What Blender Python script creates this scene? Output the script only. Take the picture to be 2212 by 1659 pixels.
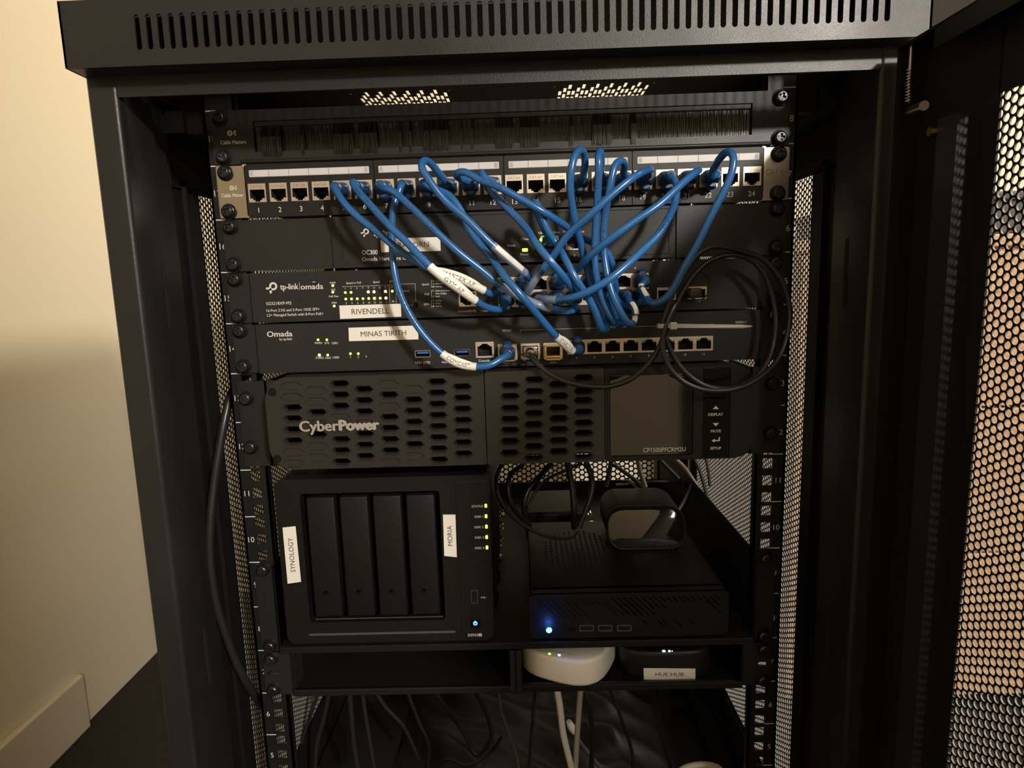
import bpy, bmesh, math, random
import numpy as np
from mathutils import Vector, Matrix
from mathutils.geometry import tessellate_polygon

random.seed(7)
for o in list(bpy.data.objects): bpy.data.objects.remove(o)
scene = bpy.context.scene
col = scene.collection
S = 0.001          # all shapes below are written in millimetres
ZO = 120.0         # z = 0 is the bottom of rack unit 1, the room floor lies 120 mm lower
PI = math.pi
U = 44.45

# ------------------------------------------------------------------ camera
CX, CY, CZ = 15.2567, -568.4757, 649.8414
YAW, PITCH, ROLL = 0.01905135, -0.15417025, -0.03105574
FPX = 1400.0
def _rx(t): return Matrix(((1,0,0),(0,math.cos(t),-math.sin(t)),(0,math.sin(t),math.cos(t))))
def _rz(t): return Matrix(((math.cos(t),-math.sin(t),0),(math.sin(t),math.cos(t),0),(0,0,1)))
RM = _rz(YAW) @ _rx(PI/2 + PITCH) @ _rz(ROLL)
cam_data = bpy.data.cameras.new('camera')
cam = bpy.data.objects.new('camera', cam_data); col.objects.link(cam)
cam.matrix_world = Matrix.Translation((CX*S, CY*S, (CZ+ZO)*S)) @ RM.to_4x4()
cam_data.sensor_width = 36.0
cam_data.lens = FPX/2212*36.0
cam_data.clip_start = 0.01
scene.camera = cam
def P(px, py, y):
    """survey helper: where the sight line of a measured point meets the vertical plane at depth y (mm)"""
    d = RM @ Vector(((px-1106)/FPX, (829.5-py)/FPX, -1))
    t = (y-CY)/d.y
    return (CX+d.x*t, y, CZ+d.z*t)
def PZ(px, py, z):
    d = RM @ Vector(((px-1106)/FPX, (829.5-py)/FPX, -1))
    t = (z-CZ)/d.z
    return (CX+d.x*t, CY+d.y*t, z)
def F(px, py, y):
    a = P(px, py, y); return a[0], a[2]

# ------------------------------------------------------------------ view, world, lamps
vs = scene.view_settings
vs.view_transform = 'Standard'; vs.look = 'None'; vs.gamma = 1.0; vs.use_curve_mapping = False
vs.exposure = 0.0
world = bpy.data.worlds.new('world'); scene.world = world; world.use_nodes = True
world.node_tree.nodes['Background'].inputs[0].default_value = (1.0, 0.82, 0.6, 1)
world.node_tree.nodes['Background'].inputs[1].default_value = 0.02
def area(name, loc, target, size, power, color):
    l = bpy.data.lights.new(name, 'AREA'); l.shape = 'DISK'; l.size = size*S; l.energy = power; l.color = color
    o = bpy.data.objects.new(name, l); col.objects.link(o)
    a = Vector((loc[0]*S, loc[1]*S, (loc[2]+ZO)*S)); b = Vector((target[0]*S, target[1]*S, (target[2]+ZO)*S))
    o.location = a; o.rotation_euler = (b-a).to_track_quat('-Z', 'Y').to_euler()
    return o
area('ceiling_lamp_front', (1750, -3500, 2080), (0, 0, 700), 300, 172, (1.0, 0.925, 0.83))
area('ceiling_lamp_side', (2000, -250, 2150), (300, 300, 0), 420, 62, (1.0, 0.87, 0.70))

# ------------------------------------------------------------------ materials
def mat(name, base, rough=0.5, metal=0.0, bump=0.0, bscale=900, emis=None, estr=0.0, spec=0.5, var=0.0, coat=0.0, trans=0.0, alpha=1.0):
    m = bpy.data.materials.new(name); m.use_nodes = True
    nt = m.node_tree; b = nt.nodes['Principled BSDF']
    b.inputs['Base Color'].default_value = (*base, 1)
    b.inputs['Roughness'].default_value = rough
    b.inputs['Metallic'].default_value = metal
    b.inputs['Specular IOR Level'].default_value = spec
    if coat: b.inputs['Coat Weight'].default_value = coat; b.inputs['Coat Roughness'].default_value = 0.05
    if trans: b.inputs['Transmission Weight'].default_value = trans
    if alpha < 1: b.inputs['Alpha'].default_value = alpha
    if emis: b.inputs['Emission Color'].default_value = (*emis, 1); b.inputs['Emission Strength'].default_value = estr
    if bump or var:
        tc = nt.nodes.new('ShaderNodeTexCoord'); n = nt.nodes.new('ShaderNodeTexNoise')
        n.inputs['Scale'].default_value = bscale; n.inputs['Detail'].default_value = 3
        nt.links.new(tc.outputs['Object'], n.inputs['Vector'])
        if bump:
            bp = nt.nodes.new('ShaderNodeBump'); bp.inputs['Strength'].default_value = bump; bp.inputs['Distance'].default_value = 0.0004
            nt.links.new(n.outputs['Fac'], bp.inputs['Height']); nt.links.new(bp.outputs['Normal'], b.inputs['Normal'])
        if var:
            n2 = nt.nodes.new('ShaderNodeTexNoise'); n2.inputs['Scale'].default_value = 14; n2.inputs['Detail'].default_value = 5
            nt.links.new(tc.outputs['Object'], n2.inputs['Vector'])
            r = nt.nodes.new('ShaderNodeMapRange'); r.inputs[1].default_value = .3; r.inputs[2].default_value = .7
            r.inputs[3].default_value = max(.02, rough-var); r.inputs[4].default_value = min(1, rough+var)
            nt.links.new(n2.outputs['Fac'], r.inputs[0]); nt.links.new(r.outputs[0], b.inputs['Roughness'])
    return m
M = {}
M['powder'] = mat('black_powder_coat', (.0115,.0125,.0127), .38, bump=.35, bscale=1400, var=.06, spec=0.4)
M['powder_dark'] = mat('black_powder_coat_inner', (.0065,.0065,.0065), .55, bump=.2, bscale=1400, spec=0.25)
M['rail'] = mat('black_rail_paint', (.009,.009,.009), .42, bump=.2, spec=0.3)
M['face'] = mat('dark_grey_device_paint', (.0165,.0165,.0160), .42, bump=.3, bscale=1800, var=.05, spec=0.3)
M['plate'] = mat('black_plate_paint', (.0155,.0152,.0148), .38, bump=.2, bscale=1800, var=.06, spec=0.35)
M['panelblack'] = mat('black_patch_plastic', (.0105,.0105,.010), .42, bump=.15, bscale=1800, spec=0.3)
M['plastic'] = mat('matte_black_plastic', (.0055,.0055,.0055), .5, bump=.3, bscale=1600, spec=0.25)
M['plastic2'] = mat('satin_black_plastic', (.011,.0105,.010), .36, bump=.15, bscale=1600, var=.06, spec=0.3)
M['grille'] = mat('satin_grille_plastic', (.020,.019,.0175), .30, bump=.1, bscale=1600, var=.05)
M['gloss'] = mat('glossy_black_plastic', (.006,.006,.006), .09, spec=.3)
M['dusty'] = mat('dusty_black_plastic', (.045,.041,.035), .85, bump=.3, bscale=300)
M['screen'] = mat('dark_display_glass', (.012,.010,.009), .05, coat=.45, spec=.8)
M['hole'] = mat('deep_black', (.003,.003,.003), .8)
M['screw'] = mat('black_oxide_screw', (.010,.010,.010), .3, metal=.0, spec=.6)
M['steel'] = mat('polished_steel', (.50,.46,.40), .24, metal=1.0, var=.08)
M['jack'] = mat('cast_metal_jack', (.60,.53,.44), .38, metal=.75)
M['jackpins'] = mat('jack_contacts', (.30,.26,.20), .35, metal=.9)
M['gold'] = mat('gold_plated_cage', (.72,.52,.20), .3, metal=1.0)
M['strip'] = mat('grey_white_label_strip', (.56,.55,.55), .4)
M['label'] = mat('white_tape_label', (.74,.72,.66), .45)
M['ink'] = mat('black_print', (.02,.02,.02), .6)
M['white_print'] = mat('white_print', (.60,.58,.55), .5)
M['grey_print'] = mat('dim_grey_print', (.20,.19,.18), .5)
M['silver'] = mat('silver_letters', (.50,.48,.45), .3, metal=.5)
M['blue'] = mat('blue_cable_jacket', (.020,.108,.31), .24, bump=.08, bscale=500, spec=.55)
M['navy'] = mat('dark_blue_boot', (.012,.045,.12), .34, bump=.1, bscale=1200)
M['cableprint'] = mat('black_jacket_print', (.008,.03,.075), .5)
M['black_cable'] = mat('black_cable_jacket', (.016,.015,.014), .38)
M['grey_cable'] = mat('grey_cable_jacket', (.075,.07,.065), .42)
M['white_cable'] = mat('white_cable_jacket', (.62,.60,.54), .4)
M['beige_cable'] = mat('beige_cable_jacket', (.33,.29,.24), .45)
M['white'] = mat('white_matte_plastic', (.78,.75,.68), .35)
M['usb_blue'] = mat('blue_port_tongue', (.02,.12,.55), .4)
M['orange_led'] = mat('unlit_amber_window', (.35,.22,.06), .4)
M['green_unlit'] = mat('unlit_green_window', (.12,.22,.07), .4)
M['led_green'] = mat('lit_green_indicator', (.1,.5,.05), .4, emis=(.30,1,.04), estr=9)
M['led_lime'] = mat('lit_lime_indicator', (.3,.5,.05), .4, emis=(.42,1,.03), estr=6)
M['led_amber'] = mat('lit_amber_indicator', (.6,.4,.1), .4, emis=(1,.55,.12), estr=12)
M['led_blue'] = mat('lit_blue_indicator', (.1,.3,.9), .4, emis=(.03,.16,1), estr=14)
M['led_blue_core'] = mat('bright_blue_indicator', (.1,.3,.9), .4, emis=(.05,.5,1), estr=13)
M['painted_rim'] = mat('hole_rim_painted_light', (.20,.195,.185), .38)  # black-coated hole walls coloured lighter, painting in the light on their rims
M['led_cyan'] = mat('lit_pale_blue_indicator', (.2,.5,.9), .4, emis=(.25,.6,1), estr=14)
M['led_white'] = mat('lit_white_indicator', (.7,.8,.9), .4, emis=(.65,.85,1), estr=5)
M['clear'] = mat('clear_film', (.75,.78,.8), .12, trans=.0, alpha=.22, spec=.9)
M['nylon'] = mat('milky_nylon', (.42,.42,.40), .35)
M['brass'] = mat('brass_stud', (.45,.30,.10), .3, metal=1.0)
M['zinc'] = mat('zinc_bolt', (.35,.33,.29), .3, metal=1.0)
M['bristle'] = mat('black_nylon_bristles', (.0045,.0045,.0045), .25, spec=.6)
M['bag'] = mat('black_plastic_film', (.007,.007,.0075), .48, bump=.6, bscale=26)
M['handle'] = mat('black_drawer_pull', (.012,.012,.012), .35)
M['darktop'] = mat('charcoal_box_cover', (.035,.033,.035), .6, bump=.3)

def wood_mat():
    m = mat('light_oak_laminate', (.42,.24,.12), .45); nt = m.node_tree; b = nt.nodes['Principled BSDF']
    tc = nt.nodes.new('ShaderNodeTexCoord'); mp = nt.nodes.new('ShaderNodeMapping'); mp.inputs['Scale'].default_value = (1.2, 1.2, 34)
    n = nt.nodes.new('ShaderNodeTexNoise'); n.inputs['Scale'].default_value = 4; n.inputs['Detail'].default_value = 8; n.inputs['Roughness'].default_value = .7
    cr = nt.nodes.new('ShaderNodeValToRGB'); cr.color_ramp.elements[0].color = (.27,.145,.07,1); cr.color_ramp.elements[1].color = (.54,.33,.17,1)
    cr.color_ramp.elements[0].position = .3; cr.color_ramp.elements[1].position = .7
    nt.links.new(tc.outputs['Object'], mp.inputs[0]); nt.links.new(mp.outputs[0], n.inputs[0]); nt.links.new(n.outputs['Fac'], cr.inputs[0]); nt.links.new(cr.outputs[0], b.inputs['Base Color'])
    return m
M['wood'] = wood_mat()
M['cupboard'] = mat('grey_brown_felt', (.026,.023,.020), .9, spec=.1)
def wall_mat():
    m = mat('cream_wall_paint', (.70,.635,.50), .8, bump=.25, bscale=120); return m
M['wall'] = wall_mat()
M['trim'] = mat('cream_trim_paint', (.62,.56,.45), .45)
M['ceiling'] = mat('white_ceiling_paint', (.78,.72,.6), .9)
def carpet_mat():
    m = mat('dark_brown_carpet', (.035,.026,.019), .95); nt = m.node_tree; b = nt.nodes['Principled BSDF']
    tc = nt.nodes.new('ShaderNodeTexCoord'); n = nt.nodes.new('ShaderNodeTexNoise'); n.inputs['Scale'].default_value = 260; n.inputs['Detail'].default_value = 4
    cr = nt.nodes.new('ShaderNodeValToRGB'); cr.color_ramp.elements[0].color = (.004,.003,.0022,1); cr.color_ramp.elements[1].color = (.030,.022,.016,1)
    cr.color_ramp.elements[0].position = .35; cr.color_ramp.elements[1].position = .75
    bp = nt.nodes.new('ShaderNodeBump'); bp.inputs['Strength'].default_value = .8; bp.inputs['Distance'].default_value = .004
    nt.links.new(tc.outputs['Object'], n.inputs[0]); nt.links.new(n.outputs['Fac'], cr.inputs[0]); nt.links.new(cr.outputs[0], b.inputs['Base Color'])
    nt.links.new(n.outputs['Fac'], bp.inputs['Height']); nt.links.new(bp.outputs[0], b.inputs['Normal'])
    return m
M['carpet'] = carpet_mat()

# ------------------------------------------------------------------ mesh building
def wpos(x, y, z): return Vector((x*S, y*S, (z+ZO)*S))
def tagobj(o, label=None, cat=None, group=None, kind=None):
    if label: o['label'] = label
    if cat: o['category'] = cat
    if group: o['group'] = group
    if kind: o['kind'] = kind
    return o
def thing(name, loc, label, cat, group=None):
    o = bpy.data.objects.new(name, None); o.empty_display_size = .02; col.objects.link(o)
    o.location = wpos(*loc); return tagobj(o, label, cat, group)
def worigin(o):
    v = Vector((0,0,0))
    while o: v = v + o.location; o = o.parent
    return v

def rrect(x0, x1, z0, z1, r, n=5):
    r = max(0.0001, min(r, (x1-x0)/2-.0001, (z1-z0)/2-.0001)); pts = []
    for cx, cz, a0 in ((x1-r,z1-r,0),(x0+r,z1-r,90),(x0+r,z0+r,180),(x1-r,z0+r,270)):
        for k in range(n+1):
            a = math.radians(a0+90*k/n); pts.append((cx+r*math.cos(a), cz+r*math.sin(a)))
    return pts
def rect(x0, x1, z0, z1): return [(x1,z1),(x0,z1),(x0,z0),(x1,z0)]
def circ(cx, cz, r, n=24): return [(cx+r*math.cos(2*PI*k/n), cz+r*math.sin(2*PI*k/n)) for k in range(n)]
def hexa(cx, cz, w, h, t=None):
    t = h/2 if t is None else t
    return [(cx+w/2,cz),(cx+w/2-t,cz+h/2),(cx-w/2+t,cz+h/2),(cx-w/2,cz),(cx-w/2+t,cz-h/2),(cx+w/2-t,cz-h/2)]

class MB:
    def __init__(s): s.v = []; s.f = []; s.m = []
    def add(s, verts, faces, mi=0):
        b = len(s.v); s.v.extend(tuple(v) for v in verts); s.f.extend(tuple(b+i for i in f) for f in faces); s.m.extend([mi]*len(faces)); return s
    def box(s, x0, x1, y0, y1, z0, z1, mi=0):
        v = [(x0,y0,z0),(x1,y0,z0),(x1,y1,z0),(x0,y1,z0),(x0,y0,z1),(x1,y0,z1),(x1,y1,z1),(x0,y1,z1)]
        return s.add(v, [(0,3,2,1),(4,5,6,7),(0,1,5,4),(1,2,6,5),(2,3,7,6),(3,0,4,7)], mi)
    def bbox(s, x0, x1, y0, y1, z0, z1, r=1, seg=2, mi=0):
        bm = bmesh.new(); bmesh.ops.create_cube(bm, size=1)
        for v in bm.verts: v.co = Vector(((x0+x1)/2+v.co.x*(x1-x0), (y0+y1)/2+v.co.y*(y1-y0), (z0+z1)/2+v.co.z*(z1-z0)))
        bmesh.ops.bevel(bm, geom=bm.edges[:], offset=r, segments=seg, affect='EDGES', profile=.5)
        bm.verts.index_update(); s.add([v.co[:] for v in bm.verts], [[v.index for v in f.verts] for f in bm.faces], mi); bm.free(); return s
    def plate(s, outer, holes, d0, d1, axis='y', mi=0, hmi=None, back=True):
        """flat sheet with holes; outline in (x,z) for axis y, (y,z) for axis x, (x,y) for axis z"""
        def m3(p, d):
            return (p[0], d, p[1]) if axis == 'y' else ((d, p[0], p[1]) if axis == 'x' else (p[0], p[1], d))
        loops = [outer]+list(holes)
        tri = tessellate_polygon([[Vector((p[0], p[1], 0)) for p in l] for l in loops])
        flat = [p for l in loops for p in l]; n = len(flat)
        vs_ = [m3(p, d0) for p in flat]+[m3(p, d1) for p in flat]
        fs = [t for t in tri]
        if back: fs += [(t[2]+n, t[1]+n, t[0]+n) for t in tri]
        s.add(vs_, fs, mi)
        b0 = len(s.v)-2*n; off = 0
        for li, l in enumerate(loops):
            k = len(l)
            for i in range(k):
                j = (i+1) % k
                s.f.append((b0+off+i, b0+off+j, b0+off+j+n, b0+off+i+n)); s.m.append(mi if (li == 0 or hmi is None) else hmi)
            off += k
        return s
    def lathe(s, prof, cx, cz, y0=0, n=24, mi=0):
        """revolve (radius, y) about an axis along y"""
        vs_ = []; fs = []
        for r, y in prof:
            for k in range(n):
                a = 2*PI*k/n; vs_.append((cx+r*math.cos(a), y0+y, cz+r*math.sin(a)))
        for i in range(len(prof)-1):
            for k in range(n):
                j = (k+1) % n; fs.append((i*n+k, i*n+j, (i+1)*n+j, (i+1)*n+k))
        fs.append(tuple(range(n))); fs.append(tuple(range((len(prof)-1)*n, len(prof)*n))[::-1])
        return s.add(vs_, fs, mi)
    def loft(s, rings, mi=0, cap=True):
        n = len(rings[0]); vs_ = [p for r in rings for p in r]; fs = []
        for i in range(len(rings)-1):
            for k in range(n):
                j = (k+1) % n; fs.append((i*n+k, i*n+j, (i+1)*n+j, (i+1)*n+k))
        if cap: fs.append(tuple(range(n))[::-1]); fs.append(tuple(range((len(rings)-1)*n, len(rings)*n)))
        return s.add(vs_, fs, mi)
    def build(s, name, mats, parent=None, smooth=False, angle=35, loc=None, **tags):
        if not isinstance(mats, (list, tuple)): mats = [mats]
        org = worigin(parent) if parent else (wpos(*loc) if loc else Vector((0,0,0)))
        me = bpy.data.meshes.new(name)
        me.from_pydata([wpos(*v)-org for v in s.v], [], s.f)
        for m in mats: me.materials.append(m)
        if len(mats) > 1: me.polygons.foreach_set('material_index', s.m)
        bm = bmesh.new(); bm.from_mesh(me); bmesh.ops.recalc_face_normals(bm, faces=bm.faces); bm.to_mesh(me); bm.free()
        if smooth:
            me.polygons.foreach_set('use_smooth', [True]*len(me.polygons))
            me.set_sharp_from_angle(angle=math.radians(angle))
        me.update()
        o = bpy.data.objects.new(name, me); col.objects.link(o)
        if parent: o.parent = parent
        elif loc: o.location = org
        return tagobj(o, **tags)

# --- text as geometry
_tc = bpy.data.curves.new('font_source', 'FONT'); _to = bpy.data.objects.new('font_source', _tc); col.objects.link(_to)
_tcache = {}
def glyphs(s_):
    if s_ in _tcache: return _tcache[s_]
    _tc.body = s_; _tc.resolution_u = 3
    bpy.context.view_layer.update(); dg = bpy.context.evaluated_depsgraph_get()
    ev = _to.evaluated_get(dg); me = ev.to_mesh()
    v = [(p.co.x, p.co.y) for p in me.vertices]; f = [tuple(p.vertices) for p in me.polygons]
    ev.to_mesh_clear(); _tcache[s_] = (v, f); return v, f
_hv, _hf = glyphs('H'); CAP = max(p[1] for p in _hv)
def text(mb, s_, cx, cz, y, h, w=None, align='c', rot=0, depth=.12, mi=0, bold=0):
    """letters facing -y; h is the cap height in mm, (cx,cz) the middle (or left end) of the line"""
    v, f = glyphs(s_)
    if not v: return
    k = h/CAP; x0 = min(p[0] for p in v); x1 = max(p[0] for p in v)
    kx = k if w is None else w/(x1-x0)
    ox = {'c': (x0+x1)/2, 'l': x0, 'r': x1}[align]
    ca, sa = math.cos(rot), math.sin(rot); out = []
    offs = [(0,0)] if not bold else [(-bold,0),(bold,0),(0,bold*.6),(0,-bold*.6)]
    for q, (bx, bz) in enumerate(offs):
        out = []
        for px, py in v:
            a = (px-ox)*kx+bx; b = py*k-h/2+bz
            out.append((cx+a*ca-b*sa, y-depth-q*.01, cz+a*sa+b*ca))
        mb.add(out, f, mi)
def line(mb, x0, z0, x1, z1, y, w=.3, mi=0, depth=.12):
    dx, dz = x1-x0, z1-z0; L = math.hypot(dx, dz) or 1; nx, nz = -dz/L*w/2, dx/L*w/2
    mb.add([(x0+nx,y-depth,z0+nz),(x1+nx,y-depth,z1+nz),(x1-nx,y-depth,z1-nz),(x0-nx,y-depth,z0-nz)], [(0,1,2,3)], mi)

# --- splines and tubes
def spline(pts, step=2.5):
    P_ = [Vector(p) for p in pts]; P_ = [P_[0]*2-P_[1]]+P_+[P_[-1]*2-P_[-2]]; out = []
    for i in range(1, len(P_)-2):
        p0, p1, p2, p3 = P_[i-1:i+3]
        t0 = 0; t1 = t0+max(1e-3, (p1-p0).length)**.5; t2 = t1+max(1e-3, (p2-p1).length)**.5; t3 = t2+max(1e-3, (p3-p2).length)**.5
        n = max(2, int((p2-p1).length/step))
        for k in range(n):
            t = t1+(t2-t1)*k/n
            A1 = p0*((t1-t)/(t1-t0))+p1*((t-t0)/(t1-t0)); A2 = p1*((t2-t)/(t2-t1))+p2*((t-t1)/(t2-t1)); A3 = p2*((t3-t)/(t3-t2))+p3*((t-t2)/(t3-t2))
            B1 = A1*((t2-t)/(t2-t0))+A2*((t-t0)/(t2-t0)); B2 = A2*((t3-t)/(t3-t1))+A3*((t-t1)/(t3-t1))
            out.append(B1*((t2-t)/(t2-t1))+B2*((t-t1)/(t2-t1)))
    out.append(P_[-2]); return out
def tube(mb, path, r, n=12, mi=0, cap=True, rfun=None, squash=1.0):
    path = [Vector(p) for p in path]; N = len(path); rings = []
    T = [(path[min(i+1, N-1)]-path[max(i-1, 0)]).normalized() for i in range(N)]
    up = Vector((0,-1,0)); up = (up-T[0]*up.dot(T[0]))
    if up.length < .1: up = Vector((0,0,1))-T[0]*T[0].z
    up.normalize()
    for i in range(N):
        up = (up-T[i]*up.dot(T[i])); up.normalize(); sd = T[i].cross(up)
        rr = rfun(i/(N-1)) if rfun else r
        rings.append([tuple(path[i]+up*(rr*math.cos(2*PI*k/n)*squash)+sd*(rr*math.sin(2*PI*k/n))) for k in range(n)])
    mb.loft(rings, mi, cap); return mb
def arclen(path):
    s_ = [0]
    for a, b in zip(path, path[1:]): s_.append(s_[-1]+(b-a).length)
    return s_
def subpath(path, a, b):
    n = len(path)-1; i, j = int(a*n), max(int(a*n)+2, int(b*n)); return path[i:j+1]
def wraptext(mb, path, s_, start, h, r, mi=0, flip=False, roll=0.0, w=None):
    """letters printed along a cable jacket, on its side that faces the room"""
    v, f = glyphs(s_); k = h/CAP; sl = arclen(path); out = []; x0 = min(p[0] for p in v); x1 = max(p[0] for p in v)
    kx = k if w is None else w/(x1-x0)
    for px, py in v:
        s0 = start+((x1-px) if flip else (px-x0))*kx; s0 = min(max(s0, 0), sl[-1]-.01)
        i = int(np.searchsorted(sl, s0))-1; i = max(0, min(i, len(path)-2)); t = (s0-sl[i])/max(1e-6, sl[i+1]-sl[i])
        c = path[i].lerp(path[i+1], t)
        T = (path[min(i+2, len(path)-1)]-path[max(i-1, 0)]).normalized()
        toc = (Vector((CX, CY, CZ))-c).normalized() if False else Vector((0,-1,.15)).normalized()
        up = toc-T*toc.dot(T); up.normalize(); sd = up.cross(T)
        a = ((py*k-h/2)*(1 if not flip else -1))/r+roll
        out.append(tuple(c+(up*math.cos(a)+sd*math.sin(a))*(r+.12)))
    mb.add(out, f, mi)

def perforated(name, u0, u1, v0, v1, pitch, rad, mp, thick, material, parent, nh=12, edge=True, **tags):
    """sheet of round holes in vertical staggered columns; mp(u, v, w) gives the point in mm"""
    cs = pitch*math.sqrt(3)/2; nc = int((u1-u0)/cs); nr = int((v1-v0)/pitch)
    ang = np.arange(6)*PI/3; hx = np.cos(ang)*pitch/math.sqrt(3); hz = np.sin(ang)*pitch/math.sqrt(3)
    an2 = np.arange(nh)*2*PI/nh; ox = np.cos(an2)*rad; oz = np.sin(an2)*rad
    uu = np.concatenate([hx, ox]); vv = np.concatenate([hz, oz]); nv = 6+nh
    cen = np.array([(u0+cs*(i+.5), v0+pitch*(j+.5)+(pitch/2 if i % 2 else 0)) for i in range(nc) for j in range(nr-(i % 2))])
    nc_ = len(cen); q = nh//6
    A = np.zeros((nc_, 2, nv, 3))
    for w in (0, 1):
        A[:, w, :, 0] = cen[:, 0:1]+uu; A[:, w, :, 1] = cen[:, 1:2]+vv; A[:, w, :, 2] = w*thick
    pts = mp(A.reshape(-1, 3)); org = worigin(parent)
    pts = pts*S; pts[:, 2] += ZO*S; pts -= np.array(org)[None]
    faces = []
    for k in range(6):
        k2 = (k+1) % 6; arc = [6+((k*q+j) % nh) for j in range(q+1)][::-1]
        faces.append([k, k2]+arc); faces.append([x+nv for x in ([k, k2]+arc)[::-1]])
    for k in range(nh):
        a, b = 6+k, 6+(k+1) % nh; faces.append([a, b, b+nv, a+nv])
    ls = np.array([len(f) for f in faces]); fl = np.array([i for f in faces for i in f])
    loops = (fl[None, :]+(np.arange(nc_)*2*nv)[:, None]).ravel()
    lt = np.tile(ls, nc_); st = np.concatenate([[0], np.cumsum(lt)[:-1]])
    me = bpy.data.meshes.new(name); me.vertices.add(len(pts)); me.vertices.foreach_set('co', pts.ravel())
    me.loops.add(len(loops)); me.loops.foreach_set('vertex_index', loops)
    me.polygons.add(len(lt)); me.polygons.foreach_set('loop_start', st)
    me.update(calc_edges=True)
    me.materials.append(material); me.materials.append(M['painted_rim'] if edge else material)
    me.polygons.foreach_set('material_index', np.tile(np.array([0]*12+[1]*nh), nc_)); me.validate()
    o = bpy.data.objects.new(name, me); col.objects.link(o); o.parent = parent
    return tagobj(o, **tags)

# ================================================================== ROOM
WX0, WX1, WY0, WY1, WZ0, WZ1 = -800, 2600, -4200, 1000, -120, 2300
def struct(name, mb, m): return mb.build(name, m, kind='structure')
struct('floor', MB().box(WX0-100, WX1+100, WY0-100, WY1+100, WZ0-60, WZ0), M['carpet'])
struct('ceiling', MB().box(WX0-100, WX1+100, WY0-100, WY1+100, WZ1, WZ1+60), M['ceiling'])
struct('wall_left', MB().box(WX0-100, WX0, WY0-100, WY1+100, WZ0, WZ1), M['wall'])
struct('wall_right', MB().box(WX1, WX1+100, WY0-100, WY1+100, WZ0, WZ1), M['wall'])
struct('wall_back', MB().box(WX0, WX1, WY1, WY1+100, WZ0, WZ1), M['wall'])
struct('wall_far', MB().box(WX0, WX1, WY0-100, WY0, WZ0, WZ1), M['wall'])
fw = MB(); fw.box(WX0, 500, -1620, -1500, WZ0, WZ1); fw.box(1500, WX1, -1620, -1500, WZ0, WZ1); fw.box(500, 1500, -1620, -1500, 1950, WZ1)
struct('wall_added_light_block', fw, M['wall'])  # unseen wall with doorway, added to keep the front lamp off the left wall
struct('baseboard_left', MB().bbox(WX0, WX0+14, WY0, 486, WZ0, WZ0+104, 4, 3), M['trim'])

wc = thing('felt_board', (1400, WY1-12, 1180), 'large grey-brown board on the wall, glimpsed above the open cabinet door', 'board')
MB().bbox(712, 2288, WY1-18, WY1, 1192, 1988, 1).build('surface', M['cupboard'], wc)
fb = MB(); fb.bbox(700, 2300, WY1-26, WY1, 1180, 1194, 2); fb.bbox(700, 2300, WY1-26, WY1, 1986, 2000, 2); fb.bbox(700, 714, WY1-26, WY1, 1180, 2000, 2); fb.bbox(2286, 2300, WY1-26, WY1, 1180, 2000, 2)
fb.build('frame', M['cupboard'], wc)

# low dresser beyond the open door
DY = 505
t = thing('dresser', (1000, DY+230, WZ0), 'light oak dresser with black curved drawer pulls seen through the open perforated door', 'dresser')
dx0 = F(1716, 700, DY)[0]; dx1 = dx0+1150
dz = [F(2180, q, DY)[1] for q in (505, 532, 540, 875, 1185, 1490)]
MB().box(dx0+4, dx1-4, DY+6, DY+460, WZ0+14, dz[1]).build('carcass', M['wood'], t)
MB().bbox(dx0-6, dx1+6, DY-8, DY+466, dz[1], dz[0], 2).build('top_board', M['wood'], t)
MB().box(dx0+10, dx1-10, DY+30, DY+440, WZ0, WZ0+14).build('plinth', M['handle'], t)
zz = [dz[2], dz[3], dz[4], max(dz[5], WZ0+16)]
for c in range(2):
    a = dx0+c*575+3; b = dx0+(c+1)*575-3
    for i in range(3):
        d = MB().bbox(a, b, DY-14, DY+6, zz[i+1]+2, zz[i]-2, 1.5).build('drawer', M['wood'], t)
        zc = (zz[i]+zz[i+1])/2; xm = (a+b)/2
        hb = MB(); hb.lathe([(0.5,0),(24,0),(24,-3),(22,-16),(6,-22),(.5,-22)], xm+190 if c == 0 else xm-190, zc, DY-14, 28)
        for k in range(len(hb.v)):
            x, y, z = hb.v[k]; x0_ = xm+190 if c == 0 else xm-190; hb.v[k] = (x0_+(x-x0_)*2.6, y, z if z > zc-4 else zc-4+(z-zc+4)*.5)
        hb.build('drawer_pull', M['handle'], d, smooth=True)
bz0 = dz[0]; bz1 = F(2180, 420, DY+60)[1]
tb = thing('storage_box', (dx0+500, DY+200, bz0), 'charcoal flat box lying on top of the oak dresser', 'box')
MB().bbox(dx0+160, dx1-60, DY+10, DY+400, bz0, bz1-14, 4).build('body', M['darktop'], tb)
MB().bbox(dx0+156, dx1-56, DY+6, DY+404, bz1-14, bz1, 3).build('lid', M['darktop'], tb)

# ================================================================== CABINET
XO, YF, YB = 300, -70, 530
cab = thing('server_cabinet', (0, 230, WZ0), 'tall black steel server cabinet with perforated sides and its front door swung open', 'cabinet')
ZT = 808; ZTOP = 852
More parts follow.
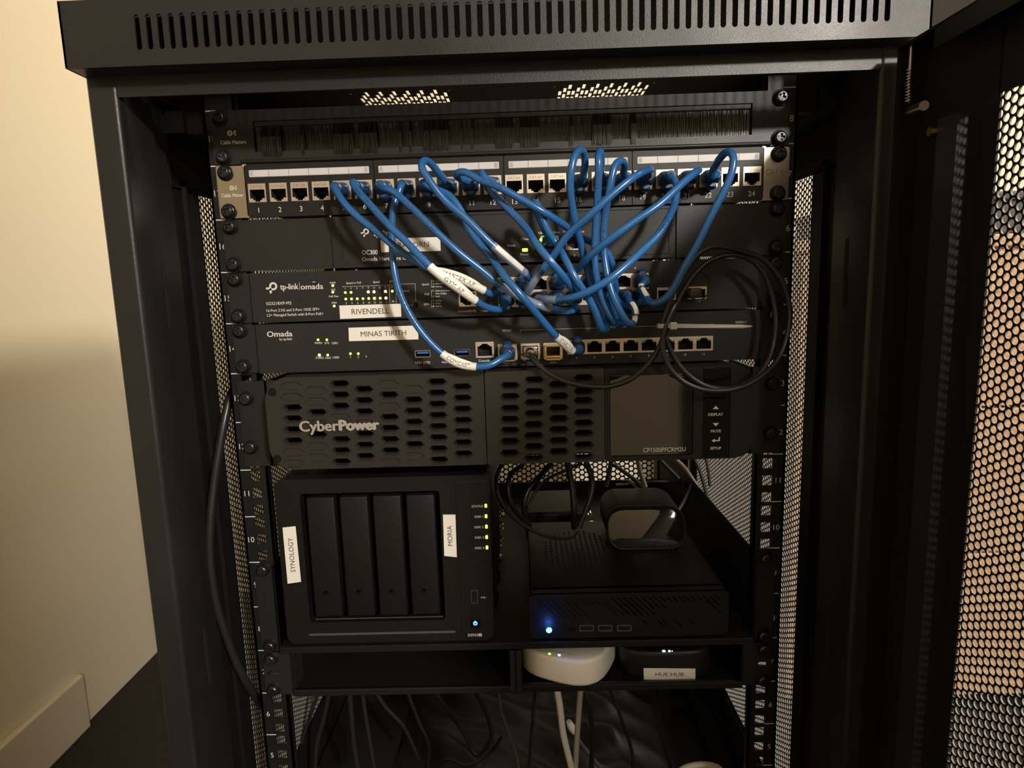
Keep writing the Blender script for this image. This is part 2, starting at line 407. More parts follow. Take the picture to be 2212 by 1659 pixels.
# cap with a row of vent slots in the front lip
slots = []
for i in range(66):
    cx = -246+i*7.93
    slots.append(rrect(cx-1.9, cx+1.9, 818.5, 841.5, 1.8, 4))
cap = MB()
cap.plate(rrect(-XO, XO, ZT, ZTOP, 2, 2), slots, -90, -88.2)
cap.box(-XO, -XO+1.6, -90, YB+6, ZT, ZTOP); cap.box(XO-1.6, XO, -90, YB+6, ZT, ZTOP)
cap.box(-XO, XO, YB+4, YB+6, ZT, ZTOP)
cap.box(-XO, XO, -89, -66, ZT, ZT+1.6)
cap.box(-XO, -277, -66, YB, ZT, ZT+1.6); cap.box(277, XO, -66, YB, ZT, ZT+1.6)
cap.plate(circ(-289, -80, 3.2, 16), [], ZT-.15, ZT-.1, axis='z', mi=1)
capo = cap.build('top_cover', [M['powder'], M['hole']], cab)
# roof sheet with two slotted fan openings
fan = []
for cx0 in (-104, 107):
    for i in range(20):
        for k in range(8):
            cx = cx0-45.1+i*4.75; cy = 133+10.8*(2-i % 3)+k*21.6
            fan.append(rrect(cx-1.75, cx+1.75, cy, cy+19.4, .4, 1))
    for sx in (-51, 51):
        for sy in (138, 290): fan.append(circ(cx0+sx, sy, 2.0, 10))
roof = MB(); roof.plate(rect(-XO+2, XO-2, -68, YB), fan, ZTOP-4, ZTOP-2.4, axis='z')
roof.build('roof_sheet', M['powder_dark'], cab)
# front frame: header and two posts
hd = MB(); hd.box(-278, 278, YF+.3, YF+1.8, 795, ZT); hd.box(-277, 277, YF+.3, YF+3, 793.6, 795)
hd.build('header', M['powder'], cab)
for s in (-1, 1):
    prof = [(-XO, YF+2), (-XO+2, YF), (-280.6, YF), (-279.3, YF+.3), (-278.1, YF+1.1), (-277.3, YF+2.3), (-277, YF+3.8), (-277, YF+44), (-284, YF+46), (-284, YF+72), (-289, YF+72), (-289, YF+86), (-298, YF+86), (-298, YF+88), (-XO, YF+88)]
    pp = [(x*-s if s == 1 else x, y) for x, y in prof]
    pb = MB(); pb.plate(pp if s == -1 else pp[::-1], [], WZ0+60, ZT+.5, axis='z')
    po = pb.build('front_post', M['powder'], cab, smooth=True, angle=32)
    for (ax, ay, b) in ((327, 2, 0), (650, 2, 0)):
        zc = ax
        MB().box(s*276.8-.3, s*276.8+.3, YF+34, YF+38, zc-27, zc+27).build('latch_slot', M['hole'], po)
    # side panel: upper plain part, frame flanges, perforated zone
    x_in = s*298
    def fy(a, b, c, d, t0=0, t1=1.4): return MB().box(min(x_in, x_in+s*1.6), max(x_in, x_in+s*1.6), a, b, c, d)
    sp = MB()
    for (a, b, c, d) in ((YF+84, YB, 744, ZT), (YF+84, 82, -40, 746), (480, YB, -40, 746), (80, 490, -60, 50)):
        sp.box(min(x_in, x_in+s*1.4), max(x_in, x_in+s*1.4), a, b, c, d)
    xi = x_in-s*4
    sp.box(min(xi, x_in), max(xi, x_in), 50, 53, 40, 752)
    
    sp.box(min(xi, x_in), max(xi, x_in), 50, 486, 748, 752); sp.box(min(xi, x_in), max(xi, x_in), 50, 486, 40, 46)
    so = sp.build('side_panel', M['powder_dark'], cab)
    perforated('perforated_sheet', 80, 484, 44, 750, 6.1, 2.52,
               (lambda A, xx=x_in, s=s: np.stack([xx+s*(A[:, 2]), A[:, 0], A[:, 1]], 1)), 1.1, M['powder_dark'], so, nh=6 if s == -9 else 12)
# rear door
rd = MB()
rd.box(-XO+4, -262, YB-2, YB, -60, ZT); rd.box(262, XO-4, YB-2, YB, -60, ZT); rd.box(-262, 262, YB-2, YB, 740, ZT); rd.box(-262, 262, YB-2, YB, -60, 40)
rdo = rd.build('rear_door', M['powder_dark'], cab)
perforated('perforated_sheet', -266, 266, 36, 744, 9.0, 3.6, (lambda A: np.stack([A[:, 0], YB-1.5+A[:, 2], A[:, 1]], 1)), 1.2, M['powder_dark'], rdo, nh=12, edge=False)
# base, plinth and rear uprights
bs = MB(); bs.box(-XO+2, XO-2, YF, YB, -62, -58); bs.box(-XO, XO, YF, YF+2, WZ0+62, -10); bs.box(-XO+2, XO-2, YF, YF+30, -12, -10)
bs.build('base_tray', M['powder'], cab)
for s in (-1, 1):
    for y in (YF+30, YB-40):
        c = MB(); c.lathe([(1,-9),(24,-9),(26,-5),(26,5),(24,9),(1,9)], s*255, WZ0+27, y, 24)
        for k in range(len(c.v)): pass
        c.box(s*255-14, s*255+14, y-16, y+16, WZ0+48, -62); c.build('caster', M['plastic'], cab)
def upright(s, y0, y1, front):
    r = MB(); a, b = (221, 248) if s > 0 else (-248, -221)
    zb, zt = (-30, 812)
    holes = []
    for n in range(1, 19):
        for q in (6.35, 22.225, 38.1):
            zc = (n-1)*U+q; holes.append(rect(s*232.5-4.75, s*232.5+4.75, zc-4.75, zc+4.75))
    h0, h1 = s*232.5-4.75, s*232.5+4.75
    r.box(a, h0, y0, y0+2, zb, zt); r.box(h1, b, y0, y0+2, zb, zt)
    ed = [zb]+[v for n in range(1, 19) for q in (6.35, 22.225, 38.1) for v in ((n-1)*U+q-4.75, (n-1)*U+q+4.75)]+[zt]
    for k in range(0, len(ed), 2): r.box(h0, h1, y0, y0+2, ed[k], ed[k+1])
    e = 221 if s > 0 else -221
    r.box(min(e, e+s*2), max(e, e+s*2), y0, y0+ (9 if front else 30), zb, zt)
    e = 246 if s > 0 else -248
    r.box(e, e+2, y0, y0+(7 if front else 24), zb, zt)
    o = r.build('mounting_rail', M['rail'], cab)
    if front:
        mk = MB()
        for n in range(1, 19):
            z = n*U+(2.2 if s > 0 else 0)
            mk.add([(s*236.2, y0-.1, z-.45), (s*245.6, y0-.1, z-.45), (s*245.6, y0-.1, z+.45), (s*236.2, y0-.1, z+.45)], [(0,1,2,3)])
            text(mk, str(n), s*241.9, (n-.5)*U, y0, 5.0, None)
        mk.build('unit_scale', M['white_print'], o)
    return o
for s in (-1, 1): upright(s, 0, 0, True); upright(s, 420, 0, False)
# depth braces that carry the uprights
for s in (-1, 1):
    a = s*270
    for z in (-40, 786):
        b = MB(); b.box(min(a, a+s*24), max(a, a+s*24), 10, 500, z, z+18)
        for y in (16, 424): b.box(min(s*246, s*272), max(s*246, s*272), y, y+10, z, z+18)
        b.build('depth_brace', M['powder_dark'], cab)
# open front door, hinged at the right front edge, swung about ninety degrees towards the room
DA = math.radians(-89); hx, hy = 299, -84
dr = bpy.data.objects.new('front_door', None); dr.empty_display_size = .02; col.objects.link(dr); dr.parent = cab
dr.location = wpos(hx, hy, 0)-cab.location
cd, sd = math.cos(DA), math.sin(DA)
def dmap(u, v, w):   # u along the door from the hinge, w towards the outer face
    return (hx+u*cd-w*sd*-1*-1 if False else hx+u*cd+w*(-sd), hy+u*sd+w*cd, v)
def dbox(mb, u0, u1, w0, w1, z0, z1):
    vv = [dmap(u, z, w) for z in (z0, z1) for (u, w) in ((u0,w0),(u1,w0),(u1,w1),(u0,w1))]
    mb.add(vv, [(0,3,2,1),(4,5,6,7),(0,1,5,4),(1,2,6,5),(2,3,7,6),(3,0,4,7)])
DZ0, DZ1 = -50, 803; PU0, PU1 = 77, 470
d = MB(); W0, W1 = -1.4, 0
dbox(d, 2, PU0+2, W0, W1, DZ0, DZ1); dbox(d, PU1-2, 590, W0, W1, DZ0, DZ1); dbox(d, PU0, PU1, W0, W1, 751.5, DZ1); dbox(d, PU0, PU1, W0, W1, DZ0, 0)
dbox(d, 0, 2, -18, 0, DZ0, DZ1); dbox(d, 2, 590, -18, 0, DZ1-1.6, DZ1)
dbox(d, 40, 590, -18, -16.6, DZ1-14, DZ1)
pan = d.build('door_leaf', M['powder_dark'], dr)
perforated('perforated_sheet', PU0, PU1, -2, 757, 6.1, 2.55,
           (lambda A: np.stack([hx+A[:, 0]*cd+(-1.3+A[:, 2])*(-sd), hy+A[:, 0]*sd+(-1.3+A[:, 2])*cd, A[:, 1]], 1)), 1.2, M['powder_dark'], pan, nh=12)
ch = MB(); dbox(ch, 44, 45.4, -15, -1.4, 10, 745); dbox(ch, 45.4, 62, -15, -13.6, 10, 745); dbox(ch, 62, 63.4, -15, -1.4, 10, 745)
ch.build('stiffening_channel', M['powder'], dr)
# hinge pin with its spring, bolt stub and grounding stud
a = P(1970, 90, -92); b = P(1964, 222, -92)
hp = MB(); tube(hp, [(a[0], a[1], a[2]+.5), a, (a[0]-.2, a[1], a[2]-28), b], 1.5, 12)
hpo = hp.build('hinge_pin', M['zinc'], dr, smooth=True)
sp = MB(); N = 300; z0_, z1_ = P(1968, 148, -92)[2], b[2]
tube(sp, [(a[0]-.6+2.0*math.cos(k*2*PI/20), -92+2.0*math.sin(k*2*PI/20), z0_+(z1_-z0_)*k/220) for k in range(221)], .55, 6)
sp.build('spring', M['zinc'], hpo, smooth=True)
q = P(1996, 228, -120); q2 = P(1966, 240, -96)
bo = MB(); tube(bo, [q2, q], 3.1, 16); bo.build('bolt_stub', M['zinc'], dr, smooth=True)
q = P(2006, 285, -125)
g = MB(); tube(g, [q, (q[0]+11, q[1]-1, q[2])], 3.0, 14); tube(g, [(q[0]+11, q[1]-1, q[2]), (q[0]+22, q[1]-2, q[2]-1)], 6.5, 14, rfun=lambda t: 3.2+t*6)
g.build('grounding_stud', M['brass'], dr, smooth=True)

# ================================================================== RACK SCREWS (shared mesh, each a part of the thing it fastens)
def screw_meshes():
    s_ = MB()
    cross = [(1.0,3.0),(-1.0,3.0),(-1.0,1.0),(-3.0,1.0),(-3.0,-1.0),(-1.0,-1.0),(-1.0,-3.0),(1.0,-3.0),(1.0,-1.0),(3.0,-1.0),(3.0,1.0),(1.0,1.0)]
    s_.plate(circ(0, 0, 3.7, 28), [cross], -4.6, -2.6, back=False)
    s_.lathe([(3.7,-4.6),(4.6,-4.1),(5.2,-3.1),(5.4,-1.2),(5.4,0),(1,0)], 0, 0, 0, 28)
    s_.add([(x, -2.6, z) for x, z in circ(0, 0, 3.6, 20)], [tuple(range(20))])
    # the lathe cap at the front is dropped so that the recess stays open
    s_.f = [f for f in s_.f if len(f) != 28]; s_.m = [0]*len(s_.f)
    w = MB(); w.lathe([(2,-.0),(6.6,0),(6.6,-.7),(6.2,-1.1),(2,-1.1)], 0, 0, 0, 32)
    return s_, w
_s, _w = screw_meshes()
_so = _s.build('mounting_screw', M['screw'], smooth=True, loc=(0,0,0)); _wo = _w.build('washer', M['plastic'], smooth=True, loc=(0,0,0))
SM, WM = _so.data, _wo.data
bpy.data.objects.remove(_so); bpy.data.objects.remove(_wo)
def screw(parent, x, z, y=-2):
    o = bpy.data.objects.new('mounting_screw', SM); col.objects.link(o); o.parent = parent; o.location = wpos(x, y-1, z)-worigin(parent)
    o.rotation_euler = (0, random.uniform(0, 1.5), 0)
    w = bpy.data.objects.new('washer', WM); col.objects.link(w); w.parent = o; w.location = (0, .001, 0)
def ear_screws(parent, n_top, n_bot, y=-2, mid=False, sides=(-1, 1)):
    for s in sides:
        if mid:
            screw(parent, s*232.5, (n_top-.5)*U, y); screw(parent, s*232.5, (n_bot-.5)*U, y)
        else:
            screw(parent, s*232.5, n_top*U-6.35, y); screw(parent, s*232.5, (n_bot-1)*U+6.35, y)
UP = lambda n: (n*U-.4); DN = lambda n: ((n-1)*U+.4)

# ================================================================== BRUSH PANEL (unit 18)
bp = thing('brush_panel', (0, 0, 17*U), 'black cable brush panel at the very top of the rack', 'brush panel')
pl = MB()
pl.plate(rrect(-241, 241, DN(18), UP(18), 1, 2), [rect(-206, 210, 765.6, 790.6)], -2, -.4)
pl.bbox(-218, 226, -5.5, -2, DN(18), DN(18)+3.4, 1.6, 3)
pl.build('plate', M['plate'], bp, smooth=True)
ho = MB(); ho.bbox(-206, 210, -.6, 6, 786, 792, 1); ho.build('brush_holder', M['plastic2'], bp)
br = MB(); x = -205.5
while x < 209.8:
    L = random.uniform(23.6, 25.4); y = random.uniform(1.2, 3.4); dxx = random.gauss(0, .35); w = .5
    br.add([(x-w/2, 1.5, 790.4), (x+w/2, 1.5, 790.4), (x+w/2+dxx, y, 790.4-L), (x-w/2+dxx, y, 790.4-L), (x+dxx, y+1.2, 790.4-L)], [(0,1,2,3), (1,4,2), (0,3,4)])
    x += .16
x = -205.0
while x < 208.5:
    k = math.sin(x*.09)+math.sin(x*.23+1)+.6*math.sin(x*.61+2)
    longb = (x < 122 and k > .35)
    L = random.uniform(27, 29) if longb else random.uniform(16.5, 18.5) + (random.random() < .04)*9
    y = random.uniform(-4.5, -3.0) if longb else random.uniform(0, 2.5)
    dxx = random.gauss(0, .5); w = .42; z1 = 790
    br.add([(x-w/2, .5, z1), (x+w/2, .5, z1), (x+w/2+dxx*.4, y, z1-L*.45), (x-w/2+dxx*.4, y, z1-L*.45), (x+w/2*.6+dxx, y, z1-L), (x-w/2*.6+dxx, y, z1-L), (x, y+.8, z1-L*.45)],
           [(0,1,2,3), (3,2,4,5), (2,6,4), (6,3,5), (1,6,2), (0,3,6)])
    x += .30
br.build('bristles', M['bristle'], bp, kind='stuff')
lt = MB()
def knot_logo(cx, cz, k, y):
    for r, w_ in ((2.3, .75), (1.15, .5)):
        lt.plate(circ(cx-2.1*k, cz, r*k, 20), [circ(cx-2.1*k, cz, (r-w_)*k, 20)], y-.12, y-.1, back=False)
    for r, w_ in ((2.3, .75), (1.15, .5)):
        pts = [(cx+3.2*k+r*k*math.cos(a), cz+r*k*math.sin(a)) for a in [math.radians(95+170*i/10) for i in range(11)]]+[(cx+3.2*k+(r-w_)*k*math.cos(a), cz+(r-w_)*k*math.sin(a)) for a in [math.radians(265-170*i/10) for i in range(11)]]
        lt.plate(pts, [], y-.12, y-.1, back=False)
knot_logo(-223.6, 781.5, 1, -2); text(lt, 'Cable Matters', -223.5, 774.2, -2, 3.0, 21.5, bold=.1)
lt.build('lettering', M['white_print'], bp)
ear_screws(bp, 18, 18)

# ================================================================== PATCH PANEL (unit 17)
pp = thing('patch_bay', (0, 0, 16*U), 'black 24-port patch panel with polished steel ears and white label strips', 'patch panel')
PX = []; modx = [(-214.4, -105.9), (-105.3, 3.0), (3.6, 110.0), (110.6, 218.6)]
base = [-205.3, -96.7, 11.6, 119.3]
for b in base:
    for k in range(6): PX.append(b+k*18.05)
for s in (-1, 1):
    ears = MB(); a, b = (-240.5, -216.5) if s < 0 else (220.5, 241.5)
    ears.plate(rrect(a, b, DN(17)+.5, UP(17)-.3, 1.5, 3), [], -2.4, -.4)
    e = -216.5 if s < 0 else 220.5
    ears.box(min(e, e-s*1.4), max(e, e-s*1.4), -6.5, -.4, DN(17)+.5, UP(17)-.3)
    for z in (UP(17)-.8, DN(17)+.8): x = -214.6 if s < 0 else 218.9; ears.bbox(x-1.8, x+1.4, -6, -2, z-1.2, z+1.2, .4)
    ears.build('steel_ear', M['steel'], pp, label='polished steel mounting ear')
JZ0, JZ1 = 723.9, 739.4
for mi_, (a, b) in enumerate(modx):
    m_ = MB(); hs = [rect(PX[mi_*6+k]-7.5, PX[mi_*6+k]+7.5, JZ0, JZ1) for k in range(6)]
    m_.plate(rrect(a, b, DN(17)+.2, UP(17)-.4, .8, 2), hs, -6.4, -.5)
    mo = m_.build('port_block', M['panelblack'], pp)
    st = MB(); st.bbox(a+3.6, b-3.6, -7.2, -6.3, 744.4, 750.2, .4, 1)
    sto = st.build('label_strip', M['strip'], mo)
    ln = MB()
    for k in range(1, 6): line(ln, a+3.6+(b-a-7.2)*k/6, 744.6, a+3.6+(b-a-7.2)*k/6, 750, -7.25, .25)
    for k in range(5):
        line(ln, a+5+k*.55, 745.4, a+5+k*.55, 749.2, -7.25, .12); line(ln, b-5-k*.55, 745.4, b-5-k*.55, 749.2, -7.25, .12)
    ln.build('divider_lines', M['ink'], sto)
def jack_shape(w=15, z0=JZ0, z1=JZ1, hw=6.3):
    zt = z1-5.0
    return [(hw,zt),(-hw,zt),(-hw,zt-7.2),(-3.9,zt-7.2),(-3.9,zt-8.6),(-2.2,zt-8.6),(-2.2,zt-10),(2.2,zt-10),(2.2,zt-8.6),(3.9,zt-8.6),(3.9,zt-7.2),(hw,zt-7.2)]
jb = MB()
jb.plate(rect(-7.4, 7.4, JZ0+.1, JZ1-.1), [jack_shape()], -6.9, -5.6)
js = jack_shape(); jb.plate([(x*1.02, z) for x, z in js], [], 6, 6.3, mi=1)
n_ = len(js); jb.add([(x, -5.7, z) for x, z in js]+[(x, 6, z) for x, z in js], [(i, (i+1) % n_, (i+1) % n_+n_, i+n_) for i in range(n_)], 1)
jb.box(-7.6, 7.6, 6, 20, JZ0-1, JZ1+1, 1)
for k in range(8):
    xk = -3.6+k*1.03; jb.add([(xk-.22,-4,JZ1-5.2),(xk+.22,-4,JZ1-5.2),(xk+.22,4,JZ1-9.5),(xk-.22,4,JZ1-9.5)], [(0,1,2,3)], 2)
lbl = MB(); text(lbl, 'CAT.6A', 0, JZ1-2.6, -6.9, 2.1, 10.5, depth=.1)
for k in range(24):
    if k == 0:
        j0 = jb.build('keystone_jack', [M['jack'], M['hole'], M['jackpins']], loc=(0, 0, 0)); l0 = lbl.build('embossed_lettering', M['steel'], loc=(0, 0, 0)); JM, LM = j0.data, l0.data
        # rebase both meshes on the jack centre
        for me in (JM, LM): me.transform(Matrix.Translation((0, 0, -(731.6)*S)))
        bpy.data.objects.remove(j0); bpy.data.objects.remove(l0)
    o = bpy.data.objects.new('keystone_jack', JM); col.objects.link(o); o.parent = pp; o.location = wpos(PX[k], 0, 731.6)-worigin(pp)
    l = bpy.data.objects.new('embossed_lettering', LM); col.objects.link(l); l.parent = o
nb = MB()
for k in range(24): text(nb, str(k+1), PX[k], 717.6, -6.4, 4.1)
nb.build('port_numbers', M['white_print'], pp)
lt = MB(); knot_logo(-226.5, 737, .82, -2.5); text(lt, 'Cable Matters', -227.5, 731, -2.5, 2.8, 20, bold=.08)
lt.build('lettering', M['white_print'], pp)
lt = MB(); text(lt, 'CAT 6A', 231.5, 735, -2.5, 4.6, 19); lt.build('type_mark', M['grey_print'], pp)
ear_screws(pp, 17, 17, -2.6)

# ================================================================== shared small parts
def led(parent, x, z, y, m, r=1.0, sq=None):
    b = MB()
    if sq: b.bbox(x-sq[0]/2, x+sq[0]/2, y-.6, y+.5, z-sq[1]/2, z+sq[1]/2, .3, 1)
    else: b.lathe([(r,.4),(r,-.25),(r*.6,-.6),(.05,-.7)], x, z, y, 14)
    return b.build('indicator_light', M[m], parent, smooth=True)
def sticker(parent, c4, y, s_, h, w, rot=None, name='name_label'):
    """white tape label given by its four corners (x,z)"""
    b = MB(); b.add([(x, y-.25, z) for x, z in c4]+[(x, y, z) for x, z in c4], [(0,1,2,3),(0,4,5,1),(1,5,6,2),(2,6,7,3),(3,7,4,0)])
    o = b.build(name, M['label'], parent, label='white tape label with black capitals')
    cx = sum(p[0] for p in c4)/4; cz = sum(p[1] for p in c4)/4
    if rot is None: rot = math.atan2(c4[1][1]-c4[0][1], c4[1][0]-c4[0][0])
    t_ = MB(); text(t_, s_, cx, cz, y-.25, h, w, rot=rot); t_.build('lettering', M['ink'], o)
    return o
def rj45(parent, x, z, y, w=13.2, h=10.6, tab=1, frame=1.5, m='jack', leds=False, depth=12):
    """open socket: rim, dark cavity and contact pins; tab=1 latch notch at the top, -1 at the bottom"""
    hw = w/2; hh = h/2; n2 = 2.6; n1 = 4.2
    op = [(hw,-hh),(hw,hh-2.2),(n1,hh-2.2),(n1,hh-1.1),(n2,hh-1.1),(n2,hh),(-n2,hh),(-n2,hh-1.1),(-n1,hh-1.1),(-n1,hh-2.2),(-hw,hh-2.2),(-hw,-hh)]
    op = [(x+a, z+b*tab) for a, b in op]
    if tab < 0: op = op[::-1]
    b = MB(); b.plate(rect(x-hw-frame, x+hw+frame, z-hh-frame, z+hh+frame), [op], y-.8, y+.6)
    n_ = len(op); b.add([(p[0], y, p[1]) for p in op]+[(p[0], y+depth, p[1]) for p in op], [(i, (i+1) % n_, (i+1) % n_+n_, i+n_) for i in range(n_)]+[tuple(range(n_, 2*n_))], 1)
    for k in range(8):
        xk = x-3.6+k*1.03; b.add([(xk-.22,y+.6,z-tab*(hh-.5)),(xk+.22,y+.6,z-tab*(hh-.5)),(xk+.22,y+depth*.6,z-tab*(hh-4.6)),(xk-.22,y+depth*.6,z-tab*(hh-4.6))], [(0,1,2,3)], 2)
    o = b.build('network_port', [M[m], M['hole'], M['jackpins']], parent)
    if leds:
        for sx, mm in ((-1, 'green_unlit'), (1, 'orange_led')):
            q = MB(); q.bbox(x+sx*4.9-1.5, x+sx*4.9+1.5, y-.95, y-.2, z+hh*tab-1.9*tab-.9, z+hh*tab-1.9*tab+.9, .3, 1); q.build('status_window', M[mm], o)
    return o
def usb(parent, x, z, y, w=13.2, h=5.4, blue=True, vertical=False):
    if vertical: w, h = h, w
    b = MB(); b.plate(rrect(x-w/2-.9, x+w/2+.9, z-h/2-.9, z+h/2+.9, .8, 2), [rrect(x-w/2, x+w/2, z-h/2, z+h/2, .5, 2)], y-.7, y+1)
    b.add([(x-w/2,y+8,z-h/2),(x+w/2,y+8,z-h/2),(x+w/2,y+8,z+h/2),(x-w/2,y+8,z+h/2)], [(0,1,2,3)], 1)
    for q in ((x-w/2,z-h/2,x+w/2,z-h/2),(x-w/2,z+h/2,x+w/2,z+h/2),(x-w/2,z-h/2,x-w/2,z+h/2),(x+w/2,z-h/2,x+w/2,z+h/2)):
        b.add([(q[0],y,q[1]),(q[2],y,q[3]),(q[2],y+8,q[3]),(q[0],y+8,q[1])], [(0,1,2,3)], 1)
    o = b.build('usb_port', [M['steel'], M['hole']], parent)
    t_ = MB()
    if vertical: t_.box(x-w/2+.6, x-.1, y+.3, y+8, z-h/2+1, z+h/2-1)
    else: t_.box(x-w/2+1, x+w/2-1, y+.3, y+8, z+.1, z+h/2-.6)
    t_.build('tongue', M['usb_blue'] if blue else M['plastic2'], o); return o
def device_body(parent, x0, x1, z0, z1, yf, depth, m='face', r=.8, holes=()):
    b = MB(); b.plate(rrect(x0, x1, z0, z1, r, 2), list(holes), yf, yf+1.6); b.box(x0+.5, x1-.5, yf+13, yf+depth, z0+.5, z1-.5)
    for (a, c, d, e) in ((x0+.3, x1-.3, z0+.3, z0+1), (x0+.3, x1-.3, z1-1, z1-.3), (x0+.3, x0+1, z0, z1), (x1-1, x1-.3, z0, z1)):
        b.box(a, c, yf+1.5, yf+14, min(d, e), max(d, e))
    return b.build('housing', M[m], parent)

def tp_logo(mb, cx, cz, k, y):
    """round p with a cut-off foot and a short crossbar"""
    R_, r_ = 3.5*k, 1.75*k
    a = [math.radians(-90+t) for t in range(0, 271, 18)]
    pts = [(cx+R_*math.cos(t), cz+R_*math.sin(t)) for t in a]+[(cx+r_*math.cos(t), cz+r_*math.sin(t)) for t in a[::-1]]
    mb.plate(pts, [], y-.12, y-.1, back=False)
    for q in (rect(cx-R_, cx-r_, cz-3.0*k, cz), rect(cx-R_*1.0, cx+.2*k, cz-R_, cz-r_), rect(cx-6.4*k, cx-R_, cz-2.6*k, cz-.9*k), rect(cx-R_, cx-R_+1.9*k, cz-6.0*k, cz-2.6*k)):
        mb.plate(q, [], y-.12, y-.1, back=False)

# ================================================================== CONTROLLER (unit 16)
oc = thing('network_controller', (0, 0, 15*U), 'dark grey hardware controller between two wide blank brackets, one green power light', 'controller')
z0, z1 = DN(16)+.1, UP(16)-.6
for s, (a, b) in ((-1, (-240, -145.4)), (1, (149.4, 241))):
    k = MB(); k.plate(rrect(a, b, z0, z1, 1, 2), [], -2, -.4); e = b if s < 0 else a
    k.box(min(e, e-s*1.6), max(e, e-s*1.6), -5, 40, z0, z1)
    ko = k.build('bracket', M['plate'], oc)
RX = [(40.2, 681.8), (61.5, 681.8)]
dv = device_body(oc, -144.6, 146.6, z0, z1, -5.2, 180, holes=[rect(x-7.2, x+7.2, 676, 689) for x, z in RX])
bz = MB(); bz.plate(rrect(-137.4, 141.6, z0+3, z1-2, 1.5, 3), [rrect(-136.9, 141.1, z0+3.5, z1-2.5, 1.2, 3)]+[], -5.5, -5.1)
bz.build('groove_line', M['hole'], dv)
for x, z in RX: rj45(oc, x, 682.4, -5.2, 13, 10.2, -1, 1.1)
wp = MB(); gp = MB()
tp_logo(wp, -115.6, 697.2, .72, -5.2); text(wp, 'tp-link', -109.5, 695.4, -5.2, 4.6, None, 'l', bold=.12)
text(wp, 'OC300', *F(799, 545, -5.2), -5.2, 3.6, 13.4, bold=.1)
a = F(782, 560, -5.2); text(wp, 'Omada Hardware Controller', a[0], a[1], -5.2, 3.1, F(920, 555, -5.2)[0]-a[0], 'l', bold=.1)
for s_, q, h in (('Reset', (1105, 530), 2.0), ('Power', (1134, 549), 2.0), ('Cloud', (1134, 516), 2.0), ('1000M', (1172, 503), 1.9), ('Link/Act', (1197, 502), 1.9), ('1000M', (1225, 500), 1.9), ('Link/Act', (1250, 500), 1.9), ('1', (1192, 555), 1.8), ('2', (1241, 552), 1.8)):
    x, z = F(*q, -5.2); text(wp, s_, x, z, -5.2, h, bold=.05)
wp.build('lettering', M['white_print'], oc)
x, z = F(1106, 538, -5.2); MB().lathe([(1.5,0),(1.5,-.05),(.05,-.05)], x, z, -5.25, 16).build('reset_hole', M['hole'], oc)
x, z = F(1134, 540, -5.2); led(oc, x, z, -5.3, 'led_lime', sq=(4.6, 2.6))
x, z = F(1134, 526, -5.2); MB().bbox(x-2, x+2, -5.6, -5, z-1.1, z+1.1, .3).build('unlit_light', M['plastic2'], oc)
for q in ((1169, 518), (1202, 518)):
    x, z = F(*q, -5.2); led(oc, x, z, -6.1, 'led_lime', sq=(2.4, 2.4))
sticker(oc, [F(822, 516, -5.3), F(951, 512, -5.3), F(952, 542, -5.3), F(824, 545, -5.3)], -5.4, 'ARAGORN', 4.3, 31)
ear_screws(oc, 16, 16)

# ================================================================== SWITCH (unit 15)
sw = thing('network_switch', (0, 0, 14*U), 'dark grey network switch with rows of green and amber lights above a white tape label', 'switch')
z0, z1 = DN(15)+.1, UP(15)-1.4
cw = 14.25; CX0 = -4.8+cw/2
SWP = {('u', i): (CX0+cw*i, 648.3) for i in range(9)}; SWP.update({('l', i): (CX0+cw*i, 636.6) for i in range(9)})
for s, (a, b) in ((-1, (-240, -218.6)), (1, (216.6, 241))):
    k = MB(); k.plate(rrect(a, b, z0, z1, 1, 2), [], -2, -.4); e = b if s < 0 else a
    k.box(min(e, e-s*1.6), max(e, e-s*1.6), -6.8, 40, z0, z1); k.build('mounting_ear', M['face'], sw)
SX = [F(1450, 632, -8), F(1498, 638, -8)]; cz = 637.0
device_body(sw, -217.9, 216.0, z0, z1, -8, 250, holes=[rect(-4.2, 122.9, 630.2, 654.4), rect(-38.5, -23.8, 630.8, 644), rect(130.5, 146.5, cz-5, cz+5), rect(156.5, 173, cz-5, cz+5)])
blk = MB(); ops = []
for (r, i), (x, z) in SWP.items():
    if i == 5 and False: continue
    t_ = 1 if r == 'u' else -1
    pts = [(5.9,-4.4),(5.9,3.1),(4,3.1),(4,4.0),(2.5,4.0),(2.5,5.0),(-2.5,5.0),(-2.5,4.0),(-4,4.0),(-4,3.1),(-5.9,3.1),(-5.9,-4.4)]
    pts = [(x+a, z+b*t_) for a, b in pts]; ops.append(pts if t_ > 0 else pts[::-1])
blk.plate(rect(-4.9, 123.5, 629.6, 655), ops, -9, -7.6)
for o_ in ops:
    n_ = len(o_); blk.add([(p[0], -8.2, p[1]) for p in o_]+[(p[0], 4, p[1]) for p in o_], [(i, (i+1) % n_, (i+1) % n_+n_, i+n_) for i in range(n_)]+[tuple(range(n_, 2*n_))], 1)
for (r, i), (x, z) in SWP.items():
    t_ = 1 if r == 'u' else -1
    for k in range(8):
        xk = x-3.6+k*1.03; blk.add([(xk-.2,-7,z-t_*4.2),(xk+.2,-7,z-t_*4.2),(xk+.2,0,z-t_*1.2),(xk-.2,0,z-t_*1.2)], [(0,1,2,3)], 2)
blk.build('port_block', [M['jack'], M['hole'], M['jackpins']], sw)
rj45(sw, -31.2, 637.6, -8.2, 12.8, 10.4, -1, 1.2)
for x, z in ((138.6, cz), (164.7, cz)):
    b = MB(); b.plate(rect(x-8, x+8, z-5.3, z+5.3), [rect(x-6.9, x+6.9, z-4.3, z+3.0)], -9, -7); b.box(x-6.9, x+6.9, 5, 6, z-5, z+4, 1)
    b.build('fibre_cage', [M['jack'], M['hole']], sw)
